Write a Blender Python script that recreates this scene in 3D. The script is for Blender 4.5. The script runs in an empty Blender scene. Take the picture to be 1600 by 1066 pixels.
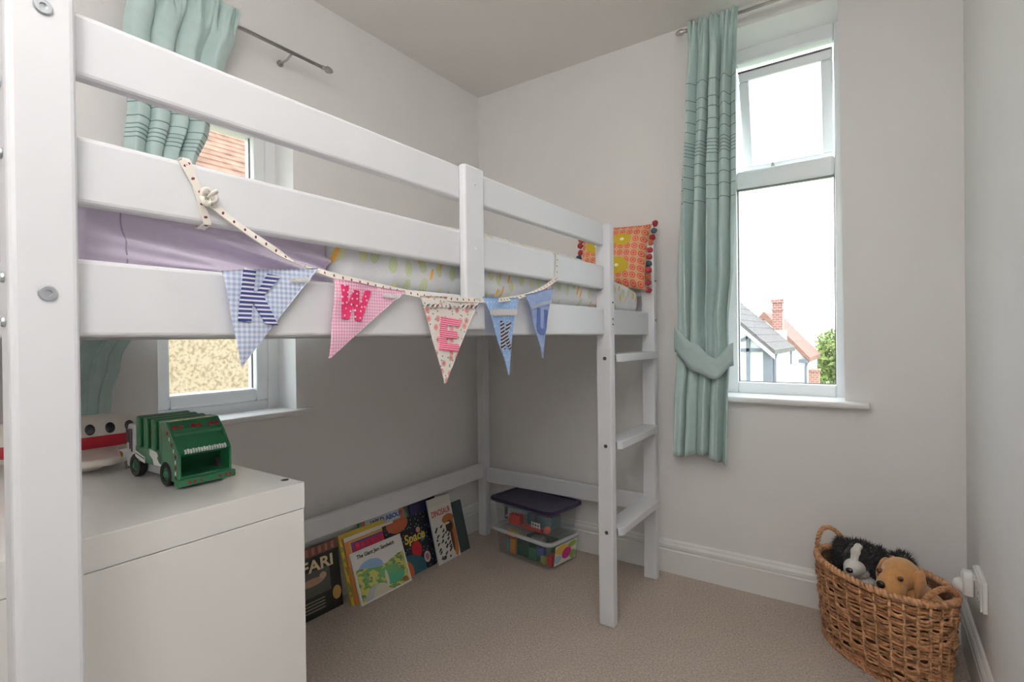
import bpy, bmesh, math, random
from mathutils import Vector, Matrix
random.seed(7)
SC = bpy.context.scene
COL = SC.collection
PI = math.pi

# ------------------------------------------------------------------ camera
cd = bpy.data.cameras.new('camera'); cam = bpy.data.objects.new('camera', cd); COL.objects.link(cam)
SC.camera = cam
FPX = 819.42
cd.sensor_fit = 'HORIZONTAL'; cd.sensor_width = 36.0; cd.lens = 36.0 * FPX / 1600.0
cd.clip_start = 0.02; cd.clip_end = 500
yaw, pit, rol = (math.radians(a) for a in (34.76285, -0.33209, -0.67656))
F = Vector((-math.sin(yaw)*math.cos(pit), math.cos(yaw)*math.cos(pit), math.sin(pit)))
R0 = Vector((math.cos(yaw), math.sin(yaw), 0)); U0 = R0.cross(F)
RR = math.cos(rol)*R0 + math.sin(rol)*U0; UU = -math.sin(rol)*R0 + math.cos(rol)*U0
M = Matrix(((RR.x, UU.x, -F.x), (RR.y, UU.y, -F.y), (RR.z, UU.z, -F.z))).to_4x4()
M.translation = Vector((1.834, -2.337, 1.06))
cam.matrix_world = M

# ------------------------------------------------------------------ sky, exposure, portals
w = bpy.data.worlds.new('sky'); SC.world = w; w.use_nodes = True
bg = w.node_tree.nodes['Background']
bg.inputs['Color'].default_value = (0.84, 0.93, 1.0, 1); bg.inputs['Strength'].default_value = 5.0
SC.view_settings.view_transform = 'Standard'; SC.view_settings.look = 'None'
SC.view_settings.gamma = 1.0; SC.view_settings.use_curve_mapping = False
SC.view_settings.exposure = 0.16
try:
    SC.cycles.use_denoising = True
    SC.cycles.max_bounces = 12; SC.cycles.diffuse_bounces = 6; SC.cycles.transparent_max_bounces = 24
    SC.cycles.sample_clamp_indirect = 6.0
    SC.cycles.caustics_reflective = False; SC.cycles.caustics_refractive = False
except Exception: pass

FILL_LAMP = 840.0  # strength of the added fill uplighter
def portal(name, loc, rot, sx, sy):
    l = bpy.data.lights.new(name, 'AREA'); l.shape = 'RECTANGLE'; l.size = sx; l.size_y = sy
    l.cycles.is_portal = True
    o = bpy.data.objects.new(name, l); COL.objects.link(o); o.location = loc; o.rotation_euler = rot
portal('window_daylight_far', (1.515, 0.20, 1.55), (PI/2, 0, PI), 0.5, 1.5)
portal('window_daylight_side', (-0.20, -1.39, 1.36), (PI/2, 0, -PI/2), 0.5, 1.15)

# ------------------------------------------------------------------ helpers
def tag(o, label=None, cat=None, group=None, kind=None):
    if label: o['label'] = label
    if cat: o['category'] = cat
    if group: o['group'] = group
    if kind: o['kind'] = kind
    return o
def thing(name, label, cat, loc=(0,0,0), rotz=0, group=None, rot=None):
    o = bpy.data.objects.new(name, None); COL.objects.link(o)
    o.empty_display_size = 0.05
    o.location = loc; o.rotation_euler = rot if rot else (0, 0, rotz)
    return tag(o, label, cat, group)
def wloc(p):
    v = Vector((0,0,0))
    while p is not None:
        v += Vector(p.location); p = p.parent
    return v
def link(name, me, m, parent=None, world=False, smooth=False):
    if m is not None:
        for mm in (m if isinstance(m, (list, tuple)) else [m]): me.materials.append(mm)
    if world and parent is not None:
        v = wloc(parent)
        me.transform(Matrix.Translation(-v))
    if smooth:
        for p in me.polygons: p.use_smooth = True
    o = bpy.data.objects.new(name, me); COL.objects.link(o)
    if parent is not None: o.parent = parent
    return o
def obj(name, bm, m, parent=None, world=False, smooth=False):
    me = bpy.data.meshes.new(name); bm.normal_update(); bm.to_mesh(me); bm.free()
    return link(name, me, m, parent, world, smooth)
def pydata(name, verts, faces, m, parent=None, world=False, smooth=False, uv=None, mi=None):
    me = bpy.data.meshes.new(name); me.from_pydata([tuple(v) for v in verts], [], faces); me.update()
    if uv is not None:
        ul = me.uv_layers.new(name='UVMap')
        for lp in me.loops: ul.data[lp.index].uv = uv[lp.vertex_index]
    o = link(name, me, m, parent, world, smooth)
    if mi is not None:
        for p, k in zip(me.polygons, mi): p.material_index = k
    return o
def box(bm, x0, x1, y0, y1, z0, z1, bev=0.0, seg=2):
    vs = [bm.verts.new((x, y, z)) for x in (x0, x1) for y in (y0, y1) for z in (z0, z1)]
    fs = [(0,1,3,2), (4,6,7,5), (0,4,5,1), (2,3,7,6), (0,2,6,4), (1,5,7,3)]
    fl = [bm.faces.new([vs[i] for i in f]) for f in fs]
    if bev > 0:
        es = list({e for f in fl for e in f.edges})
        bmesh.ops.bevel(bm, geom=es, offset=bev, segments=seg, affect='EDGES', profile=0.5)
    return bm
def bx(*a, **k):
    return box(bmesh.new(), *a, **k)
def prism(bm, pts, axis, a0, a1, bev=0.0):
    """polygon pts (2D) extruded along axis 0/1/2 from a0 to a1"""
    def mk(p, a):
        q = list(p); q.insert(axis, a); return q
    A = [bm.verts.new(mk(p, a0)) for p in pts]; B = [bm.verts.new(mk(p, a1)) for p in pts]
    n = len(pts); fl = [bm.faces.new(A[::-1]), bm.faces.new(B)]
    for i in range(n): fl.append(bm.faces.new((A[i], A[(i+1) % n], B[(i+1) % n], B[i])))
    bmesh.ops.recalc_face_normals(bm, faces=fl)
    if bev > 0:
        es = list({e for f in fl for e in f.edges})
        bmesh.ops.bevel(bm, geom=es, offset=bev, segments=2, affect='EDGES', profile=0.5)
    return bm
def tube(bm, pts, r, n=8, closed=False, flat=1.0):
    pts = [Vector(p) for p in pts]; N = len(pts); rings = []
    rr = r if isinstance(r, (list, tuple)) else [r]*N
    prev = None
    for i in range(N):
        if closed: t = pts[(i+1) % N] - pts[i-1]
        else: t = pts[min(i+1, N-1)] - pts[max(i-1, 0)]
        t.normalize()
        if prev is None:
            a = Vector((0,0,1)) if abs(t.z) < 0.9 else Vector((1,0,0)); u = t.cross(a).normalized()
        else:
            u = (prev - t*prev.dot(t)).normalized()
        prev = u; v = t.cross(u)
        rings.append([bm.verts.new(pts[i] + (u*math.cos(2*PI*k/n) + v*math.sin(2*PI*k/n)*flat)*rr[i]) for k in range(n)])
    m = N if closed else N-1
    for i in range(m):
        A, B = rings[i], rings[(i+1) % N]
        for k in range(n): bm.faces.new((A[k], A[(k+1) % n], B[(k+1) % n], B[k]))
    if not closed:
        bm.faces.new(rings[0][::-1]); bm.faces.new(rings[-1])
    return bm
def lathe(bm, prof, mat4=None, n=20):
    """prof: (r, z) list along +z"""
    rings = []
    for r, z in prof:
        rings.append([bm.verts.new((r*math.cos(2*PI*k/n), r*math.sin(2*PI*k/n), z)) for k in range(n)])
    for A, B in zip(rings, rings[1:]):
        for k in range(n): bm.faces.new((A[k], A[(k+1) % n], B[(k+1) % n], B[k]))
    bm.faces.new(rings[0][::-1]); bm.faces.new(rings[-1])
    if mat4 is not None: bmesh.ops.transform(bm, matrix=mat4, verts=[v for r in rings for v in r])
    return bm
def disc_along(bm, c, axis, r, h, n=16, bev=0.0):
    """short cylinder centred base at c pointing along axis"""
    q = Vector(axis).normalized().to_track_quat('Z', 'Y').to_matrix().to_4x4()
    q.translation = Vector(c)
    pr = [(r, 0), (r, h-bev), (r-bev, h)] if bev else [(r, 0), (r, h)]
    return lathe(bm, pr, q, n)
def blob(name, ells, m, parent=None, world=False, voxel=0.004, smooth_it=6, disp=None):
    """union of ellipsoids (centre, radii, rot euler) remeshed into one surface"""
    bm = bmesh.new()
    for e in ells:
        c, r = e[0], e[1]; ro = e[2] if len(e) > 2 else (0,0,0)
        mt = Matrix.Translation(c) @ Matrix.Rotation(ro[2],4,'Z') @ Matrix.Rotation(ro[1],4,'Y') @ Matrix.Rotation(ro[0],4,'X') @ Matrix.Diagonal((*r, 1))
        bmesh.ops.create_uvsphere(bm, u_segments=20, v_segments=12, radius=1.0, matrix=mt)
    me = bpy.data.meshes.new('tmp'); bm.to_mesh(me); bm.free()
    t = bpy.data.objects.new('tmp', me); COL.objects.link(t)
    rm = t.modifiers.new('r', 'REMESH'); rm.mode = 'VOXEL'; rm.voxel_size = voxel
    sm = t.modifiers.new('s', 'SMOOTH'); sm.iterations = smooth_it; sm.factor = 0.6
    dg = bpy.context.evaluated_depsgraph_get(); dg.update()
    me2 = bpy.data.meshes.new_from_object(t.evaluated_get(dg))
    bpy.data.objects.remove(t); bpy.data.meshes.remove(me)
    me2.name = name; me2.materials.clear()
    return link(name, me2, m, parent, world, True)
def text_mesh(s, size, bold=0.0, shear=0.0, extr=0.0006, font_align='LEFT'):
    c = bpy.data.curves.new('t', 'FONT'); c.body = s; c.size = size; c.extrude = extr; c.offset = bold; c.shear = shear
    c.align_x = font_align; c.resolution_u = 3
    o = bpy.data.objects.new('t', c); COL.objects.link(o)
    dg = bpy.context.evaluated_depsgraph_get(); dg.update()
    me = bpy.data.meshes.new_from_object(o.evaluated_get(dg))
    bpy.data.objects.remove(o); bpy.data.curves.remove(c)
    me.materials.clear(); me.name = 'lettering'
    return me

# ------------------------------------------------------------------ materials
MATS = {}
def mat(name, col, rough=0.6, metal=0.0, noise=0.0, nscale=8.0, bump=0.0, bscale=60.0, spec=0.5, sheen=0.0, emit=None, coat=0.0):
    if name in MATS: return MATS[name]
    m = bpy.data.materials.new(name); m.use_nodes = True; nt = m.node_tree; b = nt.nodes['Principled BSDF']
    b.inputs['Base Color'].default_value = (*col, 1); b.inputs['Roughness'].default_value = rough
    b.inputs['Metallic'].default_value = metal; b.inputs['Specular IOR Level'].default_value = spec
    if sheen: b.inputs['Sheen Weight'].default_value = sheen
    if coat: b.inputs['Coat Weight'].default_value = coat
    tc = nt.nodes.new('ShaderNodeTexCoord')
    if noise:
        n = nt.nodes.new('ShaderNodeTexNoise'); n.inputs['Scale'].default_value = nscale; n.inputs['Detail'].default_value = 5
        nt.links.new(tc.outputs['Object'], n.inputs['Vector'])
        r = nt.nodes.new('ShaderNodeValToRGB')
        r.color_ramp.elements[0].position = .3; r.color_ramp.elements[1].position = .7
        r.color_ramp.elements[0].color = (*[max(0, c*(1-noise)) for c in col], 1)
        r.color_ramp.elements[1].color = (*[min(1, c*(1+noise)) for c in col], 1)
        nt.links.new(n.outputs['Fac'], r.inputs['Fac']); nt.links.new(r.outputs['Color'], b.inputs['Base Color'])
    if bump:
        n2 = nt.nodes.new('ShaderNodeTexNoise'); n2.inputs['Scale'].default_value = bscale; n2.inputs['Detail'].default_value = 4
        nt.links.new(tc.outputs['Object'], n2.inputs['Vector'])
        bp = nt.nodes.new('ShaderNodeBump'); bp.inputs['Strength'].default_value = bump; bp.inputs['Distance'].default_value = 0.01
        nt.links.new(n2.outputs['Fac'], bp.inputs['Height']); nt.links.new(bp.outputs['Normal'], b.inputs['Normal'])
    if emit:
        b.inputs['Emission Color'].default_value = (*emit[0], 1); b.inputs['Emission Strength'].default_value = emit[1]
    MATS[name] = m
    return m
class NB:
    """tiny node-graph builder"""
    def __init__(s, name, rough=0.85):
        s.m = bpy.data.materials.new(name); s.m.use_nodes = True; s.nt = s.m.node_tree
        s.b = s.nt.nodes['Principled BSDF']; s.b.inputs['Roughness'].default_value = rough
        MATS[name] = s.m
        s.uvn = s.nt.nodes.new('ShaderNodeUVMap'); sp = s.nt.nodes.new('ShaderNodeSeparateXYZ')
        s.nt.links.new(s.uvn.outputs['UV'], sp.inputs[0]); s.u = sp.outputs[0]; s.v = sp.outputs[1]
        s.uv = s.uvn.outputs['UV']
    def L(s, a, b):
        if hasattr(a, 'is_linked'): s.nt.links.new(a, b)
        else: b.default_value = a
    def math(s, op, a, b=0.0, c=None):
        n = s.nt.nodes.new('ShaderNodeMath'); n.operation = op; s.L(a, n.inputs[0]); s.L(b, n.inputs[1])
        if c is not None: s.L(c, n.inputs[2])
        return n.outputs[0]
    def mix(s, f, a, b):
        n = s.nt.nodes.new('ShaderNodeMix'); n.data_type = 'RGBA'; s.L(f, n.inputs['Factor'])
        for v, k in ((a, 6), (b, 7)): s.L((*v, 1) if isinstance(v, tuple) else v, n.inputs[k])
        return n.outputs[2]
    def vec(s, x, y, z=0.0):
        n = s.nt.nodes.new('ShaderNodeCombineXYZ'); s.L(x, n.inputs[0]); s.L(y, n.inputs[1]); s.L(z, n.inputs[2]); return n.outputs[0]
    def stripe(s, x, period, duty=0.5):
        return s.math('LESS_THAN', s.math('FRACT', s.math('DIVIDE', x, period)), duty)
    def noise(s, vec, scale, detail=3):
        n = s.nt.nodes.new('ShaderNodeTexNoise'); n.inputs['Scale'].default_value = scale; n.inputs['Detail'].default_value = detail
        s.nt.links.new(vec, n.inputs['Vector']); return n.outputs['Fac']
    def voronoi(s, vec, scale, rnd=1.0):
        n = s.nt.nodes.new('ShaderNodeTexVoronoi'); n.voronoi_dimensions = '2D'; n.inputs['Scale'].default_value = scale
        n.inputs['Randomness'].default_value = rnd
        s.nt.links.new(vec, n.inputs['Vector']); return n.outputs['Distance'], n.outputs['Color']
    def sepc(s, c):
        n = s.nt.nodes.new('ShaderNodeSeparateColor'); s.nt.links.new(c, n.inputs[0]); return n.outputs
    def ell(s, cx, cy, rx, ry):
        """1 inside ellipse in uv"""
        a = s.math('DIVIDE', s.math('SUBTRACT', s.u, cx), rx); b = s.math('DIVIDE', s.math('SUBTRACT', s.v, cy), ry)
        return s.math('LESS_THAN', s.math('ADD', s.math('MULTIPLY', a, a), s.math('MULTIPLY', b, b)), 1.0)
    def rect(s, x0, x1, y0, y1):
        a = s.math('MULTIPLY', s.math('GREATER_THAN', s.u, x0), s.math('LESS_THAN', s.u, x1))
        b = s.math('MULTIPLY', s.math('GREATER_THAN', s.v, y0), s.math('LESS_THAN', s.v, y1))
        return s.math('MULTIPLY', a, b)
    def done(s, col, bump=0.0, bscale=600, sheen=0.0):
        s.L((*col, 1) if isinstance(col, tuple) else col, s.b.inputs['Base Color'])
        if sheen: s.b.inputs['Sheen Weight'].default_value = sheen
        if bump:
            tc = s.nt.nodes.new('ShaderNodeTexCoord')
            n = s.noise(tc.outputs['Object'], bscale, 2); bp = s.nt.nodes.new('ShaderNodeBump')
            bp.inputs['Strength'].default_value = bump; bp.inputs['Distance'].default_value = 0.002
            s.nt.links.new(n, bp.inputs['Height']); s.nt.links.new(bp.outputs['Normal'], s.b.inputs['Normal'])
        return s.m
def glassy(name, tint=(1,1,1), refl=0.06, milky=0.0, rough=0.02):
    m = bpy.data.materials.new(name); m.use_nodes = True; nt = m.node_tree
    nt.nodes.remove(nt.nodes['Principled BSDF']); out = nt.nodes['Material Output']
    t = nt.nodes.new('ShaderNodeBsdfTransparent'); t.inputs[0].default_value = (*tint, 1)
    g = nt.nodes.new('ShaderNodeBsdfGlossy'); g.inputs['Roughness'].default_value = rough
    mx = nt.nodes.new('ShaderNodeMixShader'); mx.inputs[0].default_value = refl
    nt.links.new(t.outputs[0], mx.inputs[1]); nt.links.new(g.outputs[0], mx.inputs[2]); last = mx
    if milky:
        d = nt.nodes.new('ShaderNodeBsdfDiffuse'); d.inputs[0].default_value = (.85,.87,.88,1)
        m2 = nt.nodes.new('ShaderNodeMixShader'); m2.inputs[0].default_value = milky
        nt.links.new(mx.outputs[0], m2.inputs[1]); nt.links.new(d.outputs[0], m2.inputs[2]); last = m2
    nt.links.new(last.outputs[0], out.inputs['Surface'])
    MATS[name] = m
    return m

WALL = mat('wall_paint', (.835,.825,.818), .9, noise=.012, nscale=3, bump=.04, bscale=90)
CEIL = mat('ceiling_paint', (.83,.80,.775), .95, noise=.01, nscale=3, bump=.03, bscale=70)
GLOSS = mat('white_gloss_paint', (.84,.84,.83), .35, noise=.01, nscale=5, bump=.02, bscale=25)
UPVC = mat('white_upvc', (.86,.88,.90), .3)
BEDW = mat('white_bed_paint', (.75,.765,.795), .38, noise=.012, nscale=6, bump=.03, bscale=30)
CHESTW = mat('white_foil', (.80,.79,.77), .32)
CARPET = mat('beige_carpet', (.56,.455,.375), 1.0, noise=.30, nscale=150, bump=1.0, bscale=240, spec=.1, sheen=.3)
STEEL = mat('brushed_steel', (.45,.44,.42), .35, metal=1.0)
BOLT = mat('zinc_bolt', (.55,.58,.62), .35, metal=.9)
DARKM = mat('dark_metal', (.10,.09,.09), .5, metal=.5)
BRASS = mat('aged_brass', (.38,.31,.20), .4, metal=.9)
GLASS = glassy('window_glass', (1,1,1), .04)
BLACKP = mat('black_plastic', (.02,.02,.022), .4)

# ================================================================== SETTING
XR, YB, ZC = 2.083, -2.95, 2.415
def struct(name, bm, m, parent=None, smooth=False):
    o = obj(name, bm, m, parent, parent is not None, smooth)
    if parent is None: tag(o, kind='structure')
    return o
def emp_struct(name, loc):
    o = bpy.data.objects.new(name, None); COL.objects.link(o); o.location = loc; o.empty_display_size = .05
    return tag(o, kind='structure')
o = struct('floor', bx(-.15, XR+.15, YB-.15, .15, -.12, 0), CARPET); o['label'] = 'beige wool carpet covering the bedroom floor'
o = struct('ceiling', bx(-.15, XR+.15, YB-.15, .15, ZC, ZC+.12), CEIL)
# left wall x<0, opening y -1.627..-1.155, z .795..1.93
WL = (-1.627, -1.155, .795, 1.935)
bm = bmesh.new(); T = -.24
box(bm, T, 0, YB-.15, WL[0], 0, ZC); box(bm, T, 0, WL[1], .24, 0, ZC)
box(bm, T, 0, WL[0], WL[1], 0, WL[2]-.02); box(bm, T, 0, WL[0], WL[1], WL[3], ZC)
struct('wall_left', bm, WALL)
# far wall y>0, opening with a slightly out-of-plumb right edge as in the old house
WF = (1.285, 1.737, .80, 2.335)
bm = bmesh.new(); T = .24
box(bm, 0, WF[0], 0, T, 0, ZC)
prism(bm, [(WF[1], 0), (XR+.15, 0), (XR+.15, ZC), (1.723, ZC), (WF[1], .80)], 1, 0, T)
box(bm, WF[0], WF[1], 0, T, 0, WF[2]-.02); 
prism(bm, [(0, WF[3]), (0, ZC), (T, ZC), (T, WF[3]-.06)], 0, WF[0], WF[1]-.004)
struct('wall_far', bm, WALL)
struct('wall_right', bx(XR, XR+.15, YB-.15, 0, 0, ZC), WALL)
struct('wall_rear', bx(0, XR, YB-.12, YB, 0, ZC), WALL)
D1 = emp_struct('door_1', (1.5, YB, 0))
struct('door_leaf', bx(1.12, 1.90, YB+.001, YB+.036, .01, 2.0, bev=.004), GLOSS, D1)
for a in ((1.20, 1.46, .15, .85), (1.56, 1.82, .15, .85), (1.20, 1.46, 1.05, 1.85), (1.56, 1.82, 1.05, 1.85)):
    struct('panel', bx(a[0], a[1], YB+.036, YB+.046, a[2], a[3], bev=.006), GLOSS, D1)
struct('handle', tube(bmesh.new(), [(1.18, YB+.036, 1.0), (1.18, YB+.08, 1.0), (1.28, YB+.085, 1.0)], .009), STEEL, D1)
# baseboards, moulded profile
def skirt(name, p0, p1, inward):
    pr = [(0,0),(.018,0),(.018,.100),(.014,.104),(.014,.107),(.0175,.112),(.0175,.124),(.013,.131),(.010,.133),(.010,.138),(.006,.144),(0,.146)]
    p0, p1, n = Vector(p0), Vector(p1), Vector(inward)
    bm = bmesh.new()
    A = [bm.verts.new(p0 + n*a + Vector((0,0,b))) for a, b in pr]; B = [bm.verts.new(p1 + n*a + Vector((0,0,b))) for a, b in pr]
    k = len(pr); fl = [bm.faces.new(A), bm.faces.new(B[::-1])]
    for i in range(k): fl.append(bm.faces.new((A[i], B[i], B[(i+1) % k], A[(i+1) % k])))
    bmesh.ops.recalc_face_normals(bm, faces=fl)
    struct(name, bm, GLOSS)
skirt('baseboard_left', (0, YB, 0), (0, 0, 0), (1,0,0))
skirt('baseboard_far', (.018, 0, 0), (XR-.018, 0, 0), (0,-1,0))
skirt('baseboard_right', (XR, YB, 0), (XR, 0, 0), (-1,0,0))

# ---- far window
W1 = emp_struct('window_1', (1.51, .13, .80))
W1['label'] = 'narrow white casement window beside the blue curtain, top light ajar'
y0, y1 = .125, .185
bm = bmesh.new()
def frame_part(p, name, x0, x1, z0, z1, b=.006): return struct(name, bx(x0, x1, y0, y1, z0, z1, bev=b), UPVC, p)
struct('frame_jamb', bx(1.27, 1.335, y0, y1, .80, 2.33, bev=.007), UPVC, W1)
struct('frame_jamb', bx(1.702, 1.765, y0, y1, .80, 2.33, bev=.007), UPVC, W1)
struct('frame_sill_bar', bx(1.335, 1.702, y0-.002, y1, .80, .856, bev=.009), UPVC, W1)
struct('transom', bx(1.335, 1.702, y0-.004, y1, 1.698, 1.776, bev=.011), UPVC, W1)
struct('frame_head', bx(1.335, 1.702, y0, y1, 2.246, 2.33, bev=.007), UPVC, W1)
struct('pane', bx(1.335, 1.702, .150, .156, .856, 1.698), GLASS, W1)
for a in ((1.335, 1.339, .856, 1.698), (1.698, 1.702, .856, 1.698)):
    struct('gasket', bx(a[0], a[1], .144, .150, a[2], a[3]), DARKM, W1)
struct('gasket', bx(1.335, 1.702, .144, .150, .856, .859), DARKM, W1)
struct('gasket', bx(1.335, 1.702, .130, .150, 1.694, 1.698), DARKM, W1)
# top light: opens outwards at the bottom, its top has slid down a little
S1 = bpy.data.objects.new('top_sash', None); COL.objects.link(S1); S1.parent = W1
S1.location = Vector((1.5185, .165, 2.222)) - Vector(W1.location); S1.rotation_euler = (math.radians(13), 0, 0)
sw, sh, sb = .178, .445, .042
def sashp(name, x0, x1, z0, z1, m=UPVC, yy=(-.018, .018), b=.006):
    return obj(name, bx(x0, x1, yy[0], yy[1], z0, z1, bev=b), m, S1)
sashp('sash_rail', -sw, sw, -sb, 0); sashp('sash_rail', -sw, sw, -sh, -sh+sb)
sashp('sash_stile', -sw, -sw+sb, -sh+sb, -sb); sashp('sash_stile', sw-sb, sw, -sh+sb, -sb)
sashp('sash_pane', -sw+sb, sw-sb, -sh+sb, -sb, GLASS, (-.003, .003), 0)
obj('sash_gasket', bx(-sw, sw, -.022, -.016, -.006, .002), DARKM, S1)
bm = bmesh.new(); tube(bm, [(-.06, -.02, -sh+.02), (-.055, -.03, -sh+.04), (-.03, -.05, -sh-.02)], .004, 6); obj('window_stay', bm, STEEL, S1)
struct('sill', bx(1.19, 1.815, -.048, .125, .784, .808, bev=.008), GLOSS, W1)

# ---- side window
W2 = emp_struct('window_2', (-.13, -1.39, .795))
W2['label'] = 'white framed window in the left wall behind the loft bed'
def f2(name, ya, yb, za, zb, m=UPVC, xs=(-.19, -.12), b=.006): return struct(name, bx(xs[0], xs[1], ya, yb, za, zb, bev=b), m, W2)
f2('frame_jamb', -1.66, -1.595, .79, 1.95); f2('frame_jamb', -1.200, -1.14, .79, 1.95)
f2('frame_sill_bar', -1.595, -1.200, .79, .832); f2('frame_head', -1.595, -1.200, 1.892, 1.95)
f2('sash_stile', -1.595, -1.548, .832, 1.892, xs=(-.175, -.108), b=.009); f2('sash_stile', -1.250, -1.203, .832, 1.892, xs=(-.175, -.108), b=.009)
f2('sash_rail', -1.548, -1.250, .832, .880, xs=(-.175, -.108), b=.009); f2('sash_rail', -1.548, -1.250, 1.836, 1.892, xs=(-.175, -.108), b=.009)
f2('pane', -1.596, -1.250, .878, 1.838, GLASS, (-.146, -.140), 0)
f2('gasket', -1.297+.044, -1.250, .880, 1.836, DARKM, (-.140, -.134), 0)
f2('sill', -1.72, -1.085, .776, .797, GLOSS, (-.12, .032), .007)

# ================================================================== OUTSIDE
GROUNDZ = -3.2
o = pydata('ground', [(-80,-80,GROUNDZ),(80,-80,GROUNDZ),(80,160,GROUNDZ),(-80,160,GROUNDZ)], [(0,1,2,3)], mat('lawn', (.30,.36,.20), 1, noise=.3, nscale=.6))
tag(o, 'pale green garden ground outside the windows', 'lawn', kind='structure')
# added fill uplighter behind the camera, unseen: lights the room off the ceiling
UL = thing('added_fill_lamp', 'added unseen uplighter with glowing bowl, fill light from behind the viewpoint', 'added fill light', (1.90, -2.76, 0))
obj('base', lathe(bmesh.new(), [(.13,0),(.13,.012),(.11,.022),(.014,.028)], None, 28), STEEL, UL)
obj('pole', tube(bmesh.new(), [(0,0,.028), (0,0,1.66)], .011, 12), STEEL, UL, smooth=True)
obj('fill_shade', lathe(bmesh.new(), [(.02,1.66),(.09,1.69),(.14,1.75),(.155,1.80),(.150,1.80),(.134,1.755),(.10,1.715)], None, 32), mat('fill_glow_glass', (.85,.85,.84), .4, emit=((1.0,.985,.965), 15.0)), UL, smooth=True)
obj('fill_bulb', lathe(bmesh.new(), [(.10,1.722),(.10,1.735),(.08,1.742),(.001,1.744)], None, 28), mat('fill_glow_bulb', (.9,.9,.9), .9, emit=((1.0,.98,.97), FILL_LAMP)), UL)
# half-timbered house
RENDERW = mat('white_render', (.80,.80,.80), .9, noise=.02, nscale=2)
TIMBER = mat('weathered_timber', (.16,.17,.20), .8, noise=.1, nscale=6)
def tile_mat(name, c1, c2):
    m = mat(name, c1, .9, noise=.28, nscale=9, bump=.3, bscale=30); return m
H1 = thing('timbered_house', 'half-timbered white house with mossy tiled roof seen through the far window', 'house', (-2.5, 15, GROUNDZ))
def hp(name, bm, m, parent=H1): return obj(name, bm, m, parent, True)
zr = lambda x: 1.453 - .94*(x + 1.275)
hp('wall', prism(bmesh.new(), [(-6.3, GROUNDZ), (-.47, GROUNDZ), (-.47, zr(-.47)-.06), (-3.4, zr(-3.4)-.06), (-6.3, zr(-.5)-.06)], 1, 13, 16.8), RENDERW)
def beam(x0, z0, x1, z1, wd, name='timber'):
    d = Vector((x1-x0, 0, z1-z0)).normalized(); n = Vector((-d.z, 0, d.x))*wd/2
    pts = [(x0+n.x, z0+n.z), (x1+n.x, z1+n.z), (x1-n.x, z1-n.z), (x0-n.x, z0-n.z)]
    hp(name, prism(bmesh.new(), pts, 1, 12.93, 13.02), TIMBER)
beam(-5.8, .66, -.5, .66, .09)
for x in (-4.6, -3.8, -2.6, -1.8, -1.01): beam(x, GROUNDZ+.5, x, zr(x if x > -3.4 else -6.8-x)-.1, .09)
beam(-.53, GROUNDZ, -.53, .62, .22); beam(-1.8, .66, -1.02, 1.0, .07)
for sx in (1, -1):
    X = (lambda x: x) if sx == 1 else (lambda x: -6.8 - x)
    pts = [(X(-3.4), zr(-3.4)+.10), (X(-.33), zr(-.33)+.06), (X(-.33), zr(-.33)-.02), (X(-3.4), zr(-3.4)-.03)]
    rf = hp('roof', prism(bmesh.new(), pts, 1, 12.75, 16.9), tile_mat('mossy_tiles', (.125,.11,.105), 0))
    if sx == 1:
        for k in range(14):      # tile courses
            xa = -.33 - k*.22; hp('tile_course', prism(bmesh.new(), [(xa, zr(xa)+.065), (xa-.24, zr(xa-.24)+.07), (xa-.24, zr(xa-.24)+.085), (xa, zr(xa)+.10)], 1, 12.74, 16.9), MATS['mossy_tiles'])
    pts = [(X(-3.4), zr(-3.4)-.03), (X(-.33), zr(-.33)-.02), (X(-.33), zr(-.33)-.14), (X(-3.4), zr(-3.4)-.15)]
    hp('bargeboard', prism(bmesh.new(), pts, 1, 12.72, 12.78), mat('pale_bargeboard', (.42,.46,.52), .7))
hp('downpipe', tube(bmesh.new(), [(-.36, 13.2, .6), (-.40, 13.15, .4), (-.40, 13.15, GROUNDZ)], .05), TIMBER)
# brick chimney
H2 = thing('brick_chimney', 'tall red brick chimney stack rising on a white base', 'chimney', (-.85, 17.15, .2))
bk = bpy.data.materials.new('chimney_brick'); bk.use_nodes = True; nt = bk.node_tree
bt = nt.nodes.new('ShaderNodeTexBrick'); tcn = nt.nodes.new('ShaderNodeTexCoord'); bt.inputs['Scale'].default_value = 3.2
bt.inputs['Color1'].default_value = (.36,.15,.11,1); bt.inputs['Color2'].default_value = (.28,.11,.09,1); bt.inputs['Mortar'].default_value = (.5,.42,.38,1)
mp = nt.nodes.new('ShaderNodeMapping'); mp.inputs['Rotation'].default_value = (PI/2, 0, 0)
nt.links.new(tcn.outputs['Object'], mp.inputs[0]); nt.links.new(mp.outputs[0], bt.inputs['Vector']); nt.links.new(bt.outputs['Color'], nt.nodes['Principled BSDF'].inputs['Base Color'])
hp('stack_base', bx(-1.03, -.62, 16.95, 17.4, -1.0, 1.21), RENDERW, H2)
hp('stack', bx(-1.0, -.70, 17, 17.32, 1.21, 2.05), bk, H2)
hp('corbel', bx(-1.03, -.67, 16.97, 17.35, 1.86, 1.93), bk, H2); hp('corbel', bx(-1.04, -.66, 16.96, 17.36, 2.12, 2.24), bk, H2); hp('stack', bx(-1.0, -.70, 17, 17.32, 2.05, 2.12), bk, H2)
hp('chimney_pot', lathe(bmesh.new(), [(.09, 2.24), (.08, 2.42), (.095, 2.46)], Matrix.Translation((-.85, 17.16, 0)), 12), mat('pale_clay', (.7,.62,.52), .8), H2)
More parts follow.
